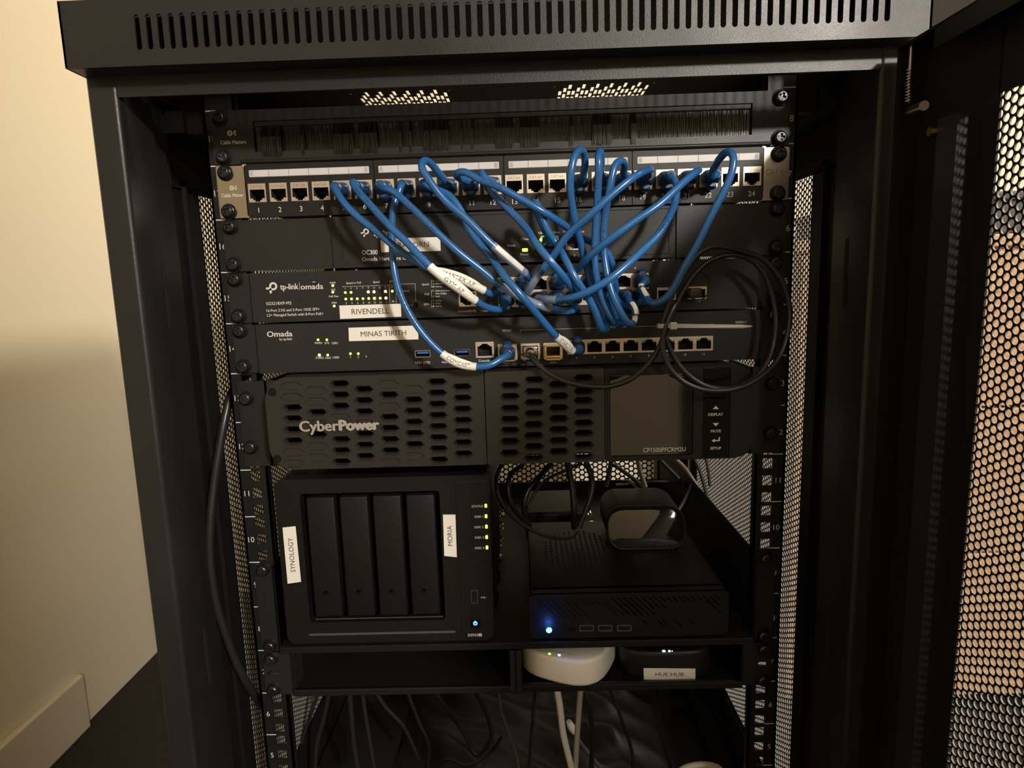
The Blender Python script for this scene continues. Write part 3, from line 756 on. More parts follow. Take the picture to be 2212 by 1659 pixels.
wp = MB(); gp = MB(); Y = -8
tp_logo(wp, -198.0, 653.6, 1.0, Y); text(wp, 'tp-link', -192.0, 652.9, Y, 4.8, 15.6, 'l', bold=.14)
line(wp, -175.3, 649.7, -175.3, 656.2, Y, .3); text(wp, 'omada', -174.2, 652.4, Y, 4.6, 19.2, 'l', bold=.12)
wp.plate([(-162.6+1.6*math.cos(math.radians(a)), 655.0+1.6*math.sin(math.radians(a))) for a in (150,120,90,60,30)]+[(-162.6+1.1*math.cos(math.radians(a)), 655.0+1.1*math.sin(math.radians(a))) for a in (30,60,90,120,150)], [], Y-.12, Y-.1, back=False)
def wt(s_, px, py, h, w=None, al='c', tgt=None, bold=.04):
    x, z = F(px, py, Y); text(tgt or wp, s_, x, z, Y, h, w, al, bold=bold)
wt('SG3218XP-M2', 575, 656, 2.5, 22, 'l'); wt('16-Port 2.5G and 2-Port 10GE SFP+', 576, 671, 2.2, 46, 'l'); wt('L2+ Managed Switch with 8-Port PoE+', 577, 681, 2.2, 49, 'l')
for s_, px, py in (('PWR', 719, 611), ('SYS', 720, 626), ('PoE Max', 721, 640), ('FAN', 722, 654), ('Speed or PoE', 764, 611), ('Speed', 813, 609), ('SFP+', 847, 608)): wt(s_, px, py, 1.6)
for k in range(8): wt(str(2*k+1), 746+k*12.4 + (0), 623-k*.3, 1.45)
for k in range(8): wt(str(2*k+2), 748+k*12.4, 655-k*.3, 1.45)
wt('17', 847, 620, 1.45); wt('18', 849, 651, 1.45); wt('Speed', 877, 628, 1.5)
def wl(x0, y0, x1, y1, w=.25):
    a = F(x0, y0, Y); b = F(x1, y1, Y); line(wp, a[0], a[1], b[0], b[1], Y, w)
for q in ((740,619,789,618),(740,619,740,621),(790,618,838,616),(838,616,838,619),(841,615,855,615),(841,615,842,655),(855,615,856,655),(858,614,897,613),(897,613,898,650),(893,659,880,659)): wl(*q)
for k in range(3):
    yy = 615+k*21.2
    wt(('Speed','PoE','SFP+')[k], 919+(k > 0)*3, yy-1+(k == 2), 1.7)
    wl(932, yy-9, 932, yy+6); wl(932, yy-9, 935, yy-9); wl(932, yy+6, 935, yy+6)
    for j, s_ in enumerate((('2.5Gbps','10M/100M/1G','Activity'),('Delivering Power','Over Budget','Fault'),('10Gbps','1Gbps','Activity'))[k]):
        wt(s_, 941, yy-8+j*6, 1.25, None, 'l')
wt('Console(RJ-45)', 1009, 672, 1.7, 15.5); wt('Console', 1049, 671, 1.7); wt('18', 1511, 650, 1.6); wt('17', 1452, 655, 1.6)
wt('15', 1372, 579, 1.5)
wp.build('lettering', M['white_print'], sw)
for k in range(3):
    yy = 615+k*21.2
    for j, mm in enumerate((('green_unlit','orange_led','white_print'),('green_unlit','plastic2','orange_led'),('green_unlit','orange_led','white_print'))[k]):
        x, z = F(936.5, yy-8+j*6, Y); b = MB(); b.lathe([(.7,0),(.7,-.15),(.05,-.2)], x, z, Y, 12); b.build('legend_dot', M[mm], sw)
for px, py in ((719,617),(719,631),(722,661)): x, z = F(px, py, Y); led(sw, x, z, Y, 'led_green', 1.05)
for k in (0, 1, 4, 5, 7): x, z = F(746+k*12.4, 632-k*.35, Y); led(sw, x, z, Y, 'led_amber' if k > 3 else 'led_green', 1.15 if k > 3 else 1.0)
for k in range(8): x, z = F(747+k*12.4, 646-k*.3, Y); led(sw, x, z, Y, 'led_amber' if k in (5, 7) else 'led_green', 1.15 if k in (5,7) else 1.0)
x, z = F(847.5, 629, Y); led(sw, x, z, Y, 'led_green', 1.0)
x, z = F(899, 658, Y); b = MB(); b.lathe([(2.0,0),(2.0,-.8),(1.5,-1.2),(.05,-1.2)], x, z, Y, 18); b.build('mode_button', M['gloss'], sw, smooth=True)
sticker(sw, [F(733, 660, Y), F(866, 656, Y), F(867, 684, Y), F(735, 689, Y)], Y-.1, 'RIVENDELL', 4.6, 32.5)
ear_screws(sw, 15, 15)

# ================================================================== ROUTER (unit 14)
rt = thing('router', (0, 0, 13*U), 'dark grey wired router with a row of eight open ports at its right half', 'router')
z0, z1 = DN(14)+.1, UP(14)-.9
for s, (a, b) in ((-1, (-240, -217.2)), (1, (218.7, 241))):
    k = MB(); k.plate(rrect(a, b, z0, z1, 1, 2), [], -2, -.4); e = b if s < 0 else a
    k.box(min(e, e-s*1.6), max(e, e-s*1.6), -6.8, 40, z0, z1); k.build('mounting_ear', M['face'], rt)
RTP = {k: (61.3+15.66*(k-4), 593.6+(k-4)*.0) for k in range(4, 12)}
SFP = {1: (1.6, 591.3), 2: (21.4, 591.3), 3: (41.0, 591.3)}
CON = (-18.1, 593.5); US = [(-72.2, 591.5), (-37.9, 591.4)]
device_body(rt, -216.6, 218.1, z0, z1, -8, 220, holes=[rect(53.9, 178.4, 587.6, 599.8), rect(CON[0]-6.8, CON[0]+6.8, 587.8, 599)]+[rect(x-8, x+8, 585.5, 597.5) for x, z in SFP.values()]+[rect(x-7, x+7, z-3, z+3) for x, z in US])
for k, (x, z) in RTP.items(): rj45(rt, x, z, -8.2, 12.6, 9.6, 1, 1.5, leds=True)
rj45(rt, *CON, -8.2, 12.6, 10.6, 1, 1.6)
for x, z in US: usb(rt, x, z, -8.2, 12, 4.6)
for k, (x, z) in SFP.items():
    b = MB(); b.plate(rrect(x-8.3, x+8.3, z-7.2, z+6.6, .6, 2), [rect(x-6.6, x+6.6, z-5, z+4.6)], -9.2, -7.2)
    b.box(x-6.7, x+6.7, 6, 7, z-6, z+6, 1)
    b.build('module_cage', [M['jack'], M['hole']], rt)
    if k in (1, 3):
        g = MB(); g.plate(rrect(x-7.0, x+7.0, z-5.6, z+5.2, .5, 2), [rect(x-5.8, x+5.8, z-4.2, z+3.6)], -13, 0)
        g.bbox(x-7.2, x+7.2, -13.6, -12.4, z+3.9, z+5.6, .3); g.bbox(x-7.4, x-6.0, -13.6, -12.4, z-7.6, z+4, .3); g.bbox(x+6.0, x+7.4, -13.6, -12.4, z-7.6, z+4, .3)
        g.bbox(x-6, x+6, -13.4, -12.6, z-8.2, z-6.6, .3)
        g.build('copper_module', M['gold'], rt)
wp = MB(); Y = -8
wt('Omada', 577, 722, 4.6, 22, 'l', bold=.16); wt('by tp-link', 631, 732, 2.0, None, 'r', bold=.05)
for s_, px, py in (('PWR1', 688, 741), ('SYS', 706, 741), ('USB1', 723, 741), ('PWR2', 691, 773), ('FAN', 709, 773), ('USB2', 726, 772), ('1', 757, 771), ('2', 774, 771), ('3', 791, 770)): wt(s_, px, py, 1.8)
wt('USB1 (LTE)', 913, 783, 1.9); wt('Reset', 962, 782, 1.8); wt('USB2', 998, 780, 1.8); wt('Console', 1046, 779, 2.0); wt('1(SFP)', 1093, 783, 1.8); wt('2(SFP)', 1144, 777, 1.8); wt('3(SFP)', 1195, 783, 1.6)
wt('WAN', 1094, 714, 2.1); wt('WAN/LAN', 1334, 706, 2.1); wt('ER8411', 1600, 696, 2.1)
for k in range(4, 12): x = RTP[k][0]; text(wp, str(k), x, 584.2, Y, 1.9, bold=.04)
for q in ((1124,713,1312,708),(1124,713,1124,717),(1358,706,1541,700),(1541,700,1541,703)): wl(*q, .28)
wp.build('lettering', M['white_print'], rt)
for px, py, mm in ((687,734,'led_green'),(706,734,'led_green'),(690,767,'led_amber'),(708,767,'led_green'),(757,764,'led_green'),(774,764,'led_green')):
    x, z = F(px, py, Y); led(rt, x, z, Y, mm, 1.15 if mm == 'led_amber' else .95)
sticker(rt, [F(753, 708, Y), F(903, 703, Y), F(904, 733, Y), F(754, 737, Y)], Y-.1, 'MINAS TIRITH', 4.4, 39.5)
ear_screws(rt, 14, 14, sides=(-1,))
for n_, z in ((14, 14*U-6.35),): screw(rt, 232.5, z)

# ================================================================== UPS (units 12-13)
ups = thing('power_backup', (0, 0, 11*U), 'large black battery backup with honeycomb grille, silver lettering and blank display', 'battery backup')
uz0, uz1 = 496.2, 576.8; UY = -28
def capsule(x0, x1, z0, z1, rl, rr, n=8):
    pts = []
    for cx, cz, r, a0 in ((x1-rr,z1-rr,rr,0),(x0+rl,z1-rl,rl,90),(x0+rl,z0+rl,rl,180),(x1-rr,z0+rr,rr,270)):
        for k in range(n+1):
            a = math.radians(a0+90*k/n); pts.append((cx+r*math.cos(a), cz+r*math.sin(a)))
    return pts
L0, L1, L2, L3 = -205.8, -18.3, 83.0, 212.2
cellsL = {0:(375,465,555,640),1:(415,595),2:(185,280,370,635,720,810),3:(230,320,410,590,680,765),4:(270,450,540,630,715),5:(315,400,490,575,655),6:(170,260,350,440,525,615,705,795),7:(210,300,390,475,570,655,745)}
offL = {0:200,1:235,2:185,3:230,4:185,5:225,6:170,7:210}; nL = {0:8,1:7,2:8,3:7,4:8,5:7,6:8,7:7}
cxL = (550,745,930,1120,1320,1515,1705,1905)
outer, pierced = [], []
for c in range(8):
    for r in range(nL[c]):
        zy = offL[c]+r*(89 if c else 88); px = 480+cxL[c]/3.687+r*.9*(-.0); x, z = F(px+r*0.6, 780+zy/3.687, UY)
        outer.append(hexa(x, z, 19.0, 7.2, 3.4))
        if any(abs(zy-q) < 30 for q in cellsL[c]): pierced.append((x, z))
secs = [(L0, L1-.5, outer, pierced, 20, 1.5)]
outR = []; pR = []
colsR = {0:(170,245,325,400,475,550,630),1:(130,210,285,360,435,510,585,660),2:(160,240,320,395,470,545,620),3:(115,205,270,350,425,495,575,650)}
for c, rows in colsR.items():
    for zy in rows:
        x, z = F(1030+(225,390,560,730)[c]/3.16, 780+zy/3.16, UY); outR.append(hexa(x, z, 18.4, 6.8, 3.3)); pR.append((x, z))
secs.append((L1+.3, L2-.4, outR, pR, 1.2, 1.2))
for (a, b, out_, prc, rl, rr) in secs:
    g = MB(); g.plate(capsule(a, b, uz0, uz1, rl, rr), out_, UY, UY+1.2)
    g.plate(capsule(a+.4, b-.4, uz0+.4, uz1-.4, max(rl-.4, .8), rr), [hexa(x, z, 16.6, 5.6, 2.8) for x, z in prc], UY+1.9, UY+2.3)
    for x, z in prc:
        h1, h2 = hexa(x, z, 16.6, 5.6, 2.8), hexa(x, z, 12.6, 3.6, 1.8)
        g.add([(p[0], UY+1.9, p[1]) for p in h1]+[(p[0], UY+5.0, p[1]) for p in h2], [(i, (i+1) % 6, (i+1) % 6+6, i+6) for i in range(6)])
    prof = capsule(a, b, uz0, uz1, rl, rr); n_ = len(prof)
    g.add([(p[0], UY, p[1]) for p in prof]+[(p[0], -2, p[1]) for p in prof], [(i, (i+1) % n_, (i+1) % n_+n_, i+n_) for i in range(n_)])
    g.build('grille', M['grille'], ups)
# screw recesses of the left grille
for px, py in ((588, 847), (599, 991)):
    x, z = F(px, py, UY); b = MB(); b.lathe([(3.6,-.1),(3.2,-.5),(2.6,-.5),(2.5,-.12),(.05,-.12)], x, z, UY, 24, 0); b.build('recessed_screw', M['gloss'], ups, smooth=True)
# display block
dB = MB(); dB.plate(capsule(L2, L3-.2, uz0, uz1, 1.2, 22), [rrect(87, 157.5, 500.5, 571, 2, 3), rrect(165.6, 188.8, 497.5, 575, .6, 2)], UY, UY+1.6)
prof = capsule(L2, L3-.2, uz0, uz1, 1.2, 22); n_ = len(prof)
dB.add([(p[0], UY, p[1]) for p in prof]+[(p[0], -2, p[1]) for p in prof], [(i, (i+1) % n_, (i+1) % n_+n_, i+n_) for i in range(n_)])
dB.plate(rrect(85.4, 159.2, 499, 572.6, 3, 3), [rrect(87, 157.5, 500.5, 571, 2, 3)], UY-.9, UY)
dB.build('display_surround', M['plastic2'], ups)
s_ = MB(); s_.bbox(87.2, 157.3, UY-.2, UY+2, 500.7, 570.8, .6); so = s_.build('display', M['screen'], ups)
wp = MB(); text(wp, 'CP1500PFCRM2U', *F(1435, 971, UY), UY-.3, 3.6, 36); wp.build('lettering', M['white_print'], so)
s_ = MB(); s_.bbox(165.8, 188.6, UY-.1, UY+2, 549.5, 574.8, .5); s_.build('status_window', M['gloss'], ups)
s_ = MB(); s_.bbox(165.8, 188.6, UY-.1, UY+2, 497.7, 548.5, .5); so = s_.build('button_panel', M['gloss'], ups)
wp = MB()
for s_, px, py in (('DISPLAY', 1546, 895), ('MUTE', 1546, 931), ('SETUP', 1546, 968)): x, z = F(px, py, UY); text(wp, s_, x, z, UY-.15, 2.3, None, bold=.08)
for px, py, t_ in ((1546, 880, 1), (1546, 917, -1)):
    x, z = F(px, py, UY); wp.plate([(x-2.6, z-1.4*t_), (x+2.6, z-1.4*t_), (x, z+1.5*t_)], [], UY-.5, UY-.45, back=False)
x, z = F(1546, 950, UY)
wp.plate([(x-3.7, z-.6), (x-.9, z+1.1), (x-.9, z-.1), (x+2.4, z-.1), (x+2.4, z+2.4), (x+3.5, z+2.4), (x+3.5, z-1.1), (x-.9, z-1.1), (x-.9, z-2.3)], [], UY-.5, UY-.45, back=False)
wp.build('lettering', M['white_print'], so)
for px, py in ((1546, 879), (1546, 916), (1546, 950)):
    x, z = F(px, py, UY); MB().bbox(x-3.9, x+3.9, UY-.4, UY, z-3.4, z+3.4, .4).build('button', M['gloss'], so)
for px, py in ((1615, 812), (1614, 962)):
    x, z = F(px, py, UY); MB().lathe([(3.4,-.1),(3.4,-.15),(.05,-.15)], x, z, UY, 24).build('bolt_hole', M['hole'], ups)
wp = MB(); x, z = F(733, 918, UY)
text(wp, 'Cyber', x-33.6, z, UY-.6, 8.8, 33, 'l', bold=.45, depth=1.2); text(wp, 'Power', x+.6, z, UY-.6, 8.6, 33.4, 'l', bold=.9, depth=1.2)
wp.build('lettering', M['silver'], ups)
bd = MB(); bd.box(-205, 205, 0, 300, uz0+1, uz1-1, 0); 
b = MB(); b.box(-195, 193, -4, 300, uz0+1, uz1-1); b.build('housing', M['powder_dark'], ups)
for s in (-1, 1):
    k = MB(); a, b_ = (-240, -206) if s < 0 else (212, 241)
    k.plate(rrect(a, b_, 11*U+4, 13*U-7, 1, 2), [], -2.4, -.4); e = -216 if s < 0 else 214
    k.box(e, e+2, -2.4, 60, 11*U+4, 13*U-7); k.build('mounting_ear', M['powder'], ups)
ear_screws(ups, 13, 12, mid=True, y=-2.4)

# ================================================================== SHELF (units 8-9)
sh = thing('rack_shelf', (0, 0, 7*U), 'deep black two-unit rack shelf with tall side walls', 'shelf')
b = MB(); hs = []
for i in range(10):
    for j in range(6):
        hs.append(rrect(-190+i*42-3.5, -190+i*42+3.5, 60+j*52, 60+j*52+34, 3.4, 4))
b.plate(rect(-221, 221, -8, 400), hs, 317.5, 319, axis='z'); b.bbox(-221, 221, -9.5, -8, 312.5, 319, .6)
for s in (-1, 1): e = s*221; b.box(min(e, e+s*1.4), max(e, e+s*1.4), -6, 400, 312.5, 400.4)
b.box(-221, 221, 398.5, 400, 318, 345)
b.build('tray', M['powder_dark'], sh)
for s in (-1, 1):
    a, c = (-241, -221) if s < 0 else (221, 241)
    k = MB(); k.plate(rrect(a, c, 7*U+1, 9*U-.5, 2, 3), [], -2, -.4); k.bbox(a if s > 0 else c-2, (a+2) if s > 0 else c, -6, -1, 7*U+1, 9*U-.5, .6)
    k.build('mounting_ear', M['powder'], sh)
ear_screws(sh, 9, 8)
SH = 319.0

# NAS
nas = thing('storage_unit', (-115, 110, SH), 'black four-bay storage unit on the left of the shelf with a column of green lights', 'storage unit')
nx0, nx1, nz0, nz1, NY = -212.0, -19.0, 323.5, 482, -11
b = MB(); b.bbox(nx0+1, nx1-1, NY+12, 212, nz0+1, nz1-1, 4, 3); b.build('case', M['plastic'], nas, smooth=True)
for x in (-200, -32):
    for y in (15, 190): MB().lathe([(8,0)]*0 or [(7,-.1),(7,.1)], 0, 0, 0, 8) if False else MB().bbox(x-7, x+7, y-7, y+7, SH, nz0+2, 1.5).build('rubber_foot', M['hole'], nas)
b = MB(); bays = rrect(-189.5, -63.5, 344.5, 468.5, 3, 3)
b.plate(rrect(nx0, nx1, nz0, nz1, 8, 5), [bays], NY, NY+14)
b.build('bezel', M['plastic'], nas)
fr = MB(); o1 = rrect(-196, -49, 331, 474.5, 6, 4); i1 = bays   # bevelled frame sloping into the bays
fr.add([(x, NY-.1, z) for x, z in rrect(-193.5, -59.5, 334, 472.5, 6, 4)]+[(x, NY+5, z) for x, z in rrect(-189, -64, 345, 468, 3, 4)], [(i, (i+1) % 20, (i+1) % 20+20, i+20) for i in range(20)])
b = MB(); b.add([(x, NY-.15, z) for x, z in rrect(-193.5, -59.5, 330, 342, 4, 4)], [tuple(range(20))])
lip = MB(); lip.loft([[(-186, NY+6, 345), (-66, NY+6, 345), (-66, NY+4, 343.5), (-186, NY+4, 343.5)], [(-191, NY-.2, 333), (-55, NY-.2, 333), (-55, NY-.4, 331.5), (-191, NY-.4, 331.5)]])
lip.add([(-186,NY+5,344.6),(-67,NY+5,344.6),(-56,NY-.3,332),(-192,NY-.3,332)], [(0,1,2,3)]); lip.build('lower_lip', M['dusty'], nas)
MB().box(-190, -63, NY+12, NY+14, 343, 470).build('bay_recess', M['hole'], nas)
tw = 25.6
for k in range(4):
    x = -184.8+k*30.2
    t_ = MB(); t_.bbox(x, x+tw, NY+1.2, NY+12, 349, 464.5, 1.6, 3); to = t_.build('drive_tray', M['plastic'], nas, smooth=True)
    l = MB(); l.lathe([(3.1,0),(3.1,-.5),(2.5,-.7),(2.3,-.1),(1.0,-.1),(.9,.3),(.05,.3)], x+tw*.46, 373.8, NY+1.2, 24); l.build('key_lock', M['gloss'], to, smooth=True)
MB().bbox(-49.2, -20.4, NY-.5, NY+1, nz0+6, nz1-5, .6, 2).build('control_strip', M['plastic'], nas)
wp = MB()
for k, s_ in enumerate(('STATUS', 'DISK 1', 'DISK 2', 'DISK 3', 'DISK 4')):
    px, py = 1051+k*.6, 1092+k*22.5; x, z = F(px, py, NY); led(nas, x-.6, z, NY-.6, 'led_lime', sq=(2.0, 3.2)); text(wp, s_, x-3.2, z-.3, NY-.5, 2.0, None, 'r', bold=.03)
x, z = F(1022, 1371, NY); text(wp, 'DS923', x, z, NY-.5, 2.5, 9.2, bold=.05); wp.plate(rrect(x+5.1, x+8.1, z-1.4, z+1.4, .4, 2), [rect(x+6.3, x+6.9, z-.9, z+.9)], NY-.62, NY-.6, back=False)
x, z = F(1046, 1290, NY); line(wp, x-2.4, z, x+2, z, NY-.5, .4); line(wp, x-1.2, z, x, z+1.2, NY-.5, .35); line(wp, x-.6, z, x+.6, z-1.2, NY-.5, .35); wp.plate(circ(x-2.4, z, .7, 10), [], NY-.62, NY-.6, back=False)
wp.build('lettering', M['white_print'], nas)
x, z = F(1025, 1288, NY); usb(nas, x, z, NY-.6, 11.5, 4.6, True, True)
x, z = F(1027, 1345, NY); pb = MB(); pb.bbox(x-4.6, x+4.6, NY-1.2, NY, z-4.8, z+4.8, .8, 2); po = pb.build('power_button', M['gloss'], nas)
b = MB(); aa = [math.radians(120+300*i/16) for i in range(17)]
b.plate([(x+1.9*math.cos(t_), z+1.9*math.sin(t_)) for t_ in aa]+[(x+1.15*math.cos(t_), z+1.15*math.sin(t_)) for t_ in aa[::-1]], [], NY-1.4, NY-1.3, back=False); b.plate(rect(x-.4, x+.4, z+.2, z+2.4), [], NY-1.4, NY-1.3, back=False)
b.build('lit_symbol', M['led_blue'], po)
sticker(nas, [F(611, 1139, NY), F(639, 1136, NY), F(651, 1256, NY), F(622, 1260, NY)], NY-.6, 'SYNOLOGY', 4.4, 33, rot=PI/2)
sticker(nas, [F(957, 1111, NY), F(984, 1111, NY), F(987, 1203, NY), F(960, 1200, NY)], NY-.6, 'MORIA', 4.2, 19, rot=PI/2)

# mini computer
pc = thing('mini_computer', (105, 90, SH), 'flat black mini computer on the shelf with slanted vents and a bright blue light', 'computer')
mx0, mx1, mz0, mz1, MY = 14.2, 197.4, 322, 365.6, -8
b = MB(); b.bbox(mx0+.4, mx1-.4, MY+7, 176, mz0, mz1, 3, 3); b.build('case', M['plastic'], pc, smooth=True)
for x in (30, 182):
    for y in (8, 160): MB().bbox(x-6, x+6, y-6, y+6, SH, mz0+2, 1).build('rubber_foot', M['hole'], pc)
sl = []
def slant(x, zt, zb, w=1.7):
    dx = (zt-zb)*.98; return [(x+w, zt), (x, zt), (x+dx, zb), (x+dx+w, zb)]
xs = mx0+7.5; k = 0
while xs < mx1-12:
    zt = 361.2
    if k < 6: zb = 361.2-18-(k % 2)*2
    elif k < 10: zb = 361.2-6.5
    elif k < 20: zb = 361.2-(18 if k < 17 else 12)
    elif k < 27: zb = 361.2-5.5
    else: zb = 361.2-20
    if xs+(zt-zb) > mx1-8: zb = zt-(mx1-8-xs)
    if zt-zb > 2: sl.append(slant(xs, zt, zb))
    xs += 5.6; k += 1
for i, q in enumerate((118, 131, 136, 147, 160)): sl.append(slant(q, 338, 333.5-(i % 2)*2))
fp = MB(); fp.plate(rrect(mx0, mx1, mz0, mz1, 4.5, 4), sl, MY, MY+2.4); fp.bbox(mx0+2, mx1-2, MY+5, MY+8, mz0+1, mz1-1, 1)
prof = rrect(mx0, mx1, mz0, mz1, 4.5, 4); n_ = len(prof)
fp.add([(p[0], MY, p[1]) for p in prof]+[(p[0], MY+14, p[1]) for p in prof], [(i, (i+1) % n_, (i+1) % n_+n_, i+n_) for i in range(n_)])
fp.build('front_bezel', M['plastic'], pc)
gr = MB()
for i in range(13): x = mx0+3+i*5.6; line(gr, x, 361, x+21, 340, MY, .5)
line(gr, mx0+2, 339.2, mx0+86, 339.6, MY, .5); gr.build('raised_ribs', M['plastic2'], pc)
vh = []
for i in range(28):
    for j in range(16):
        if math.hypot((i-7)/7, (j-8)/7.5) < 1 or math.hypot((i-23)/4.2, (j-8)/7) < 1: vh.append((28+i*5.6, 30+j*7.4))
for lo, hi in ((0, 115), (115, 300)):
    v_ = MB()
    for x, y in vh:
        if lo < x < hi: v_.bbox(x-1.5, x+1.5, y-2.6, y+2.6, mz1-.2, mz1+.12, .05, 1)
    v_.build('vent_field', M['hole'], pc)
x, z = F(1186, 1361, MY); l = MB(); l.lathe([(2.6,.4),(2.6,-.5),(2.2,-.9),(.05,-.9)], x, z, MY, 20); l.build('lit_power_button', M['led_blue_core'], pc, smooth=True)
x, z = F(1235, 1358, MY); l = MB(); l.lathe([(2.6,0),(2.6,-.4),(2.0,-.5),(1.7,-.05),(.05,-.05)], x, z, MY, 20); l.build('audio_jack', M['gloss'], pc, smooth=True)
for px, m_ in ((1267, 0), (1307, 0), (1348, 1)): x, z = F(px, 1356, MY); usb(pc, x, z, MY-.2, 11.5, 4.4, blue=False)

# small black box with a mirrored front, standing on the mini computer
eb = thing('wireless_sensor', (145, 100, mz1), 'small rounded black box with a glossy oval front standing on the mini computer', 'sensor')
ex, ez = 141.2, mz1+22
def srect(cx, cz, w, h, r, y, dx=0): return [(x+dx, y+((z-cz)*.27 if y < 102 else 0), z) for x, z in rrect(cx-w/2, cx+w/2, cz-h/2, cz+h/2, r, 7)]
b = MB(); b.loft([srect(ex, ez, 80, 40, 16, 97), srect(ex, ez, 83, 42.6, 17, 101), srect(ex, ez, 83, 42.6, 17, 158), srect(ex, ez, 81, 41, 17, 165), srect(ex, ez, 75, 36, 15, 169)])
bo = b.build('body', M['plastic'], eb, smooth=True)
lt = MB(); v, f = glyphs('SLZB-06'); k_ = 2.2/CAP; lt.add([(ex-8+p[0]*k_, 122+p[1]*k_, ez+21.45) for p in v], f) if False else None
b = MB(); b.loft([srect(ex, ez, 83.4, 43, 17.2, 99), srect(ex, ez, 84.6, 43.6, 17.6, 93.6), srect(ex, ez, 83.2, 42.4, 17.2, 92), srect(ex, ez, 80, 39.4, 16, 92.6)], cap=False); b.build('rim', M['plastic'], eb, smooth=True)
b = MB(); b.loft([srect(ex, ez, 80.4, 39.8, 16.2, 95), srect(ex, ez, 80.2, 39.6, 16.1, 92.9), srect(ex, ez, 77, 36.6, 15, 92.2)]); b.build('front_glass', M['screen'], eb, smooth=True, label='glossy dark front glass')
# ================================================================== TRAY (unit 7)
tr = thing('rack_tray', (0, 0, 6*U), 'shallow black one-unit tray with a middle divider below the shelf', 'tray')
b = MB(); b.box(-212, 212, -6, 200, 269.5, 271); b.bbox(-212, 212, -9, -6, 268, 274.6, .8)
for s in (-1, 1): e = s*212; b.box(min(e, e+s*1.4), max(e, e+s*1.4), -6, 200, 269.5, 310)
b.box(-212, 212, 198.6, 200, 269.5, 310)
b.build('tray_pan', M['powder_dark'], tr)
b = MB(); b.bbox(-5.6, -.6, -10, 190, 267, 311, .6); b.bbox(.2, 5.2, -10, 190, 267, 311, .6); b.build('divider', M['plate'], tr)
b = MB(); b.box(4.5, 205, -7.8, -5.6, 268, 275.8); b.build('front_lip', M['powder'], tr)
for s in (-1, 1):
    a, c = (-240.5, -212) if s < 0 else (212, 240)
    k = MB(); k.plate(rrect(a, c, 6*U+.6, 7*U-.6, 3, 4), [rrect(s*232.5-5, s*232.5+5, 286.5, 291, 2.2, 4)], -3.4, -1)
    e = -213 if s < 0 else 212
    k.box(e, e+1.4, -3.4, 20, 6*U+.6, 7*U-.6); k.build('mounting_ear', M['plate'] if s < 0 else M['powder'], tr)
ear_screws(tr, 7, 7, y=-3.4)

# white and black hubs in the tray
def soft_tri(cx, cy, R_, rot, e=.16, n=56, k=3):
    return [(cx+R_*(1+e*math.cos(k*(a-rot)))*math.cos(a), cy+R_*(1+e*math.cos(k*(a-rot)))*math.sin(a)) for a in [2*PI*i/n for i in range(n)]]
hub = thing('white_hub', (55, 40, 271), 'white rounded smart home bridge in the tray with small green and blue lights', 'hub')
def squircle(cx, cy, a, p, rot, sx=1, n=72):
    out = []
    for i in range(n):
        t = 2*PI*i/n; c, s_ = math.cos(t), math.sin(t); r = a/((abs(c)**p+abs(s_)**p)**(1/p)); x, y = r*c*sx, r*s_
        out.append((cx+x*math.cos(rot)-y*math.sin(rot), cy+x*math.sin(rot)+y*math.cos(rot)))
    return out
hcx, hcy = 53, 34; rot = math.radians(-25)
def ring(k, z): return [(x, y, z) for x, y in squircle(hcx, hcy, 43.5*k, 3.0, rot)]
b = MB(); b.loft([ring(.955, 275.3), ring(.985, 276.5), ring(1.0, 279), ring(1.0, 298), ring(.993, 300.2), ring(.97, 301.4), ring(.92, 301.9), ring(.6, 302.2), ring(.05, 302.3)])
b.build('shell', M['white'], hub, smooth=True, angle=60)
q = PZ(1187, 1412, 302.5); led(hub, q[0], 302.2, q[1], 'led_green', .6) if False else None
def topdot(parent, px, py, z, m, r=.9):
    q = PZ(px, py, z); b = MB(); b.bbox(q[0]-r, q[0]+r, q[1]-r, q[1]+r, z-.6, z+.25, r*.35, 2); b.build('indicator_light', M[m], parent, smooth=True)
topdot(hub, 1187, 1412, 302.1, 'led_green', .9); topdot(hub, 1208, 1415, 302.1, 'led_cyan', 1.0)
wp = MB()
def toptext(mb, s_, px, py, z, h, rot=0):
    v, f = glyphs(s_); k = h/CAP; xm = (min(p[0] for p in v)+max(p[0] for p in v))/2; q = PZ(px, py, z); c, s2 = math.cos(rot), math.sin(rot)
    mb.add([(q[0]+((p[0]-xm)*k)*c-(p[1]*k)*s2, q[1]+((p[0]-xm)*k)*s2+p[1]*k*c, z) for p in v], f)
toptext(wp, 'Power', 1189, 1407, 302.35, 1.9, -.12); toptext(wp, 'Internet', 1209, 1410, 302.35, 1.9, -.12); toptext(wp, 'Port', 1232, 1414, 302.35, 1.9, -.12)
wp.build('lettering', M['grey_print'], hub)
hh = thing('black_hub', (146, 45, 271), 'black rounded bridge with white tape label at the right of the white hub', 'hub')
def ring2(k, z): return [(x, y, z) for x, y in squircle(146, 46, 45*k, 4.2, 0, 1.0)]
b = MB(); b.loft([ring2(.95, 271.4), ring2(.985, 273), ring2(1, 277), ring2(1, 296), ring2(.99, 299), ring2(.96, 300.6)], cap=True); b.build('shell', M['plastic2'], hh, smooth=True, angle=50)
b = MB(); b.loft([ring2(.955, 300.4), ring2(.93, 300.9), ring2(.05, 301.1)]); b.build('glossy_top', M['gloss'], hh, smooth=True)
for px, py, w in ((1434, 1406, 2.2), (1446, 1406, 1.6), (1452, 1406, .5)): topdot(hh, px, py, 301.1, 'led_white', w*.62)
yl = 46-45-.35
sticker(hh, [F(1390, 1443, yl), F(1502, 1444, yl), F(1502, 1470, yl), F(1391, 1468, yl)], yl, 'HUE HUB', 3.6, 27)

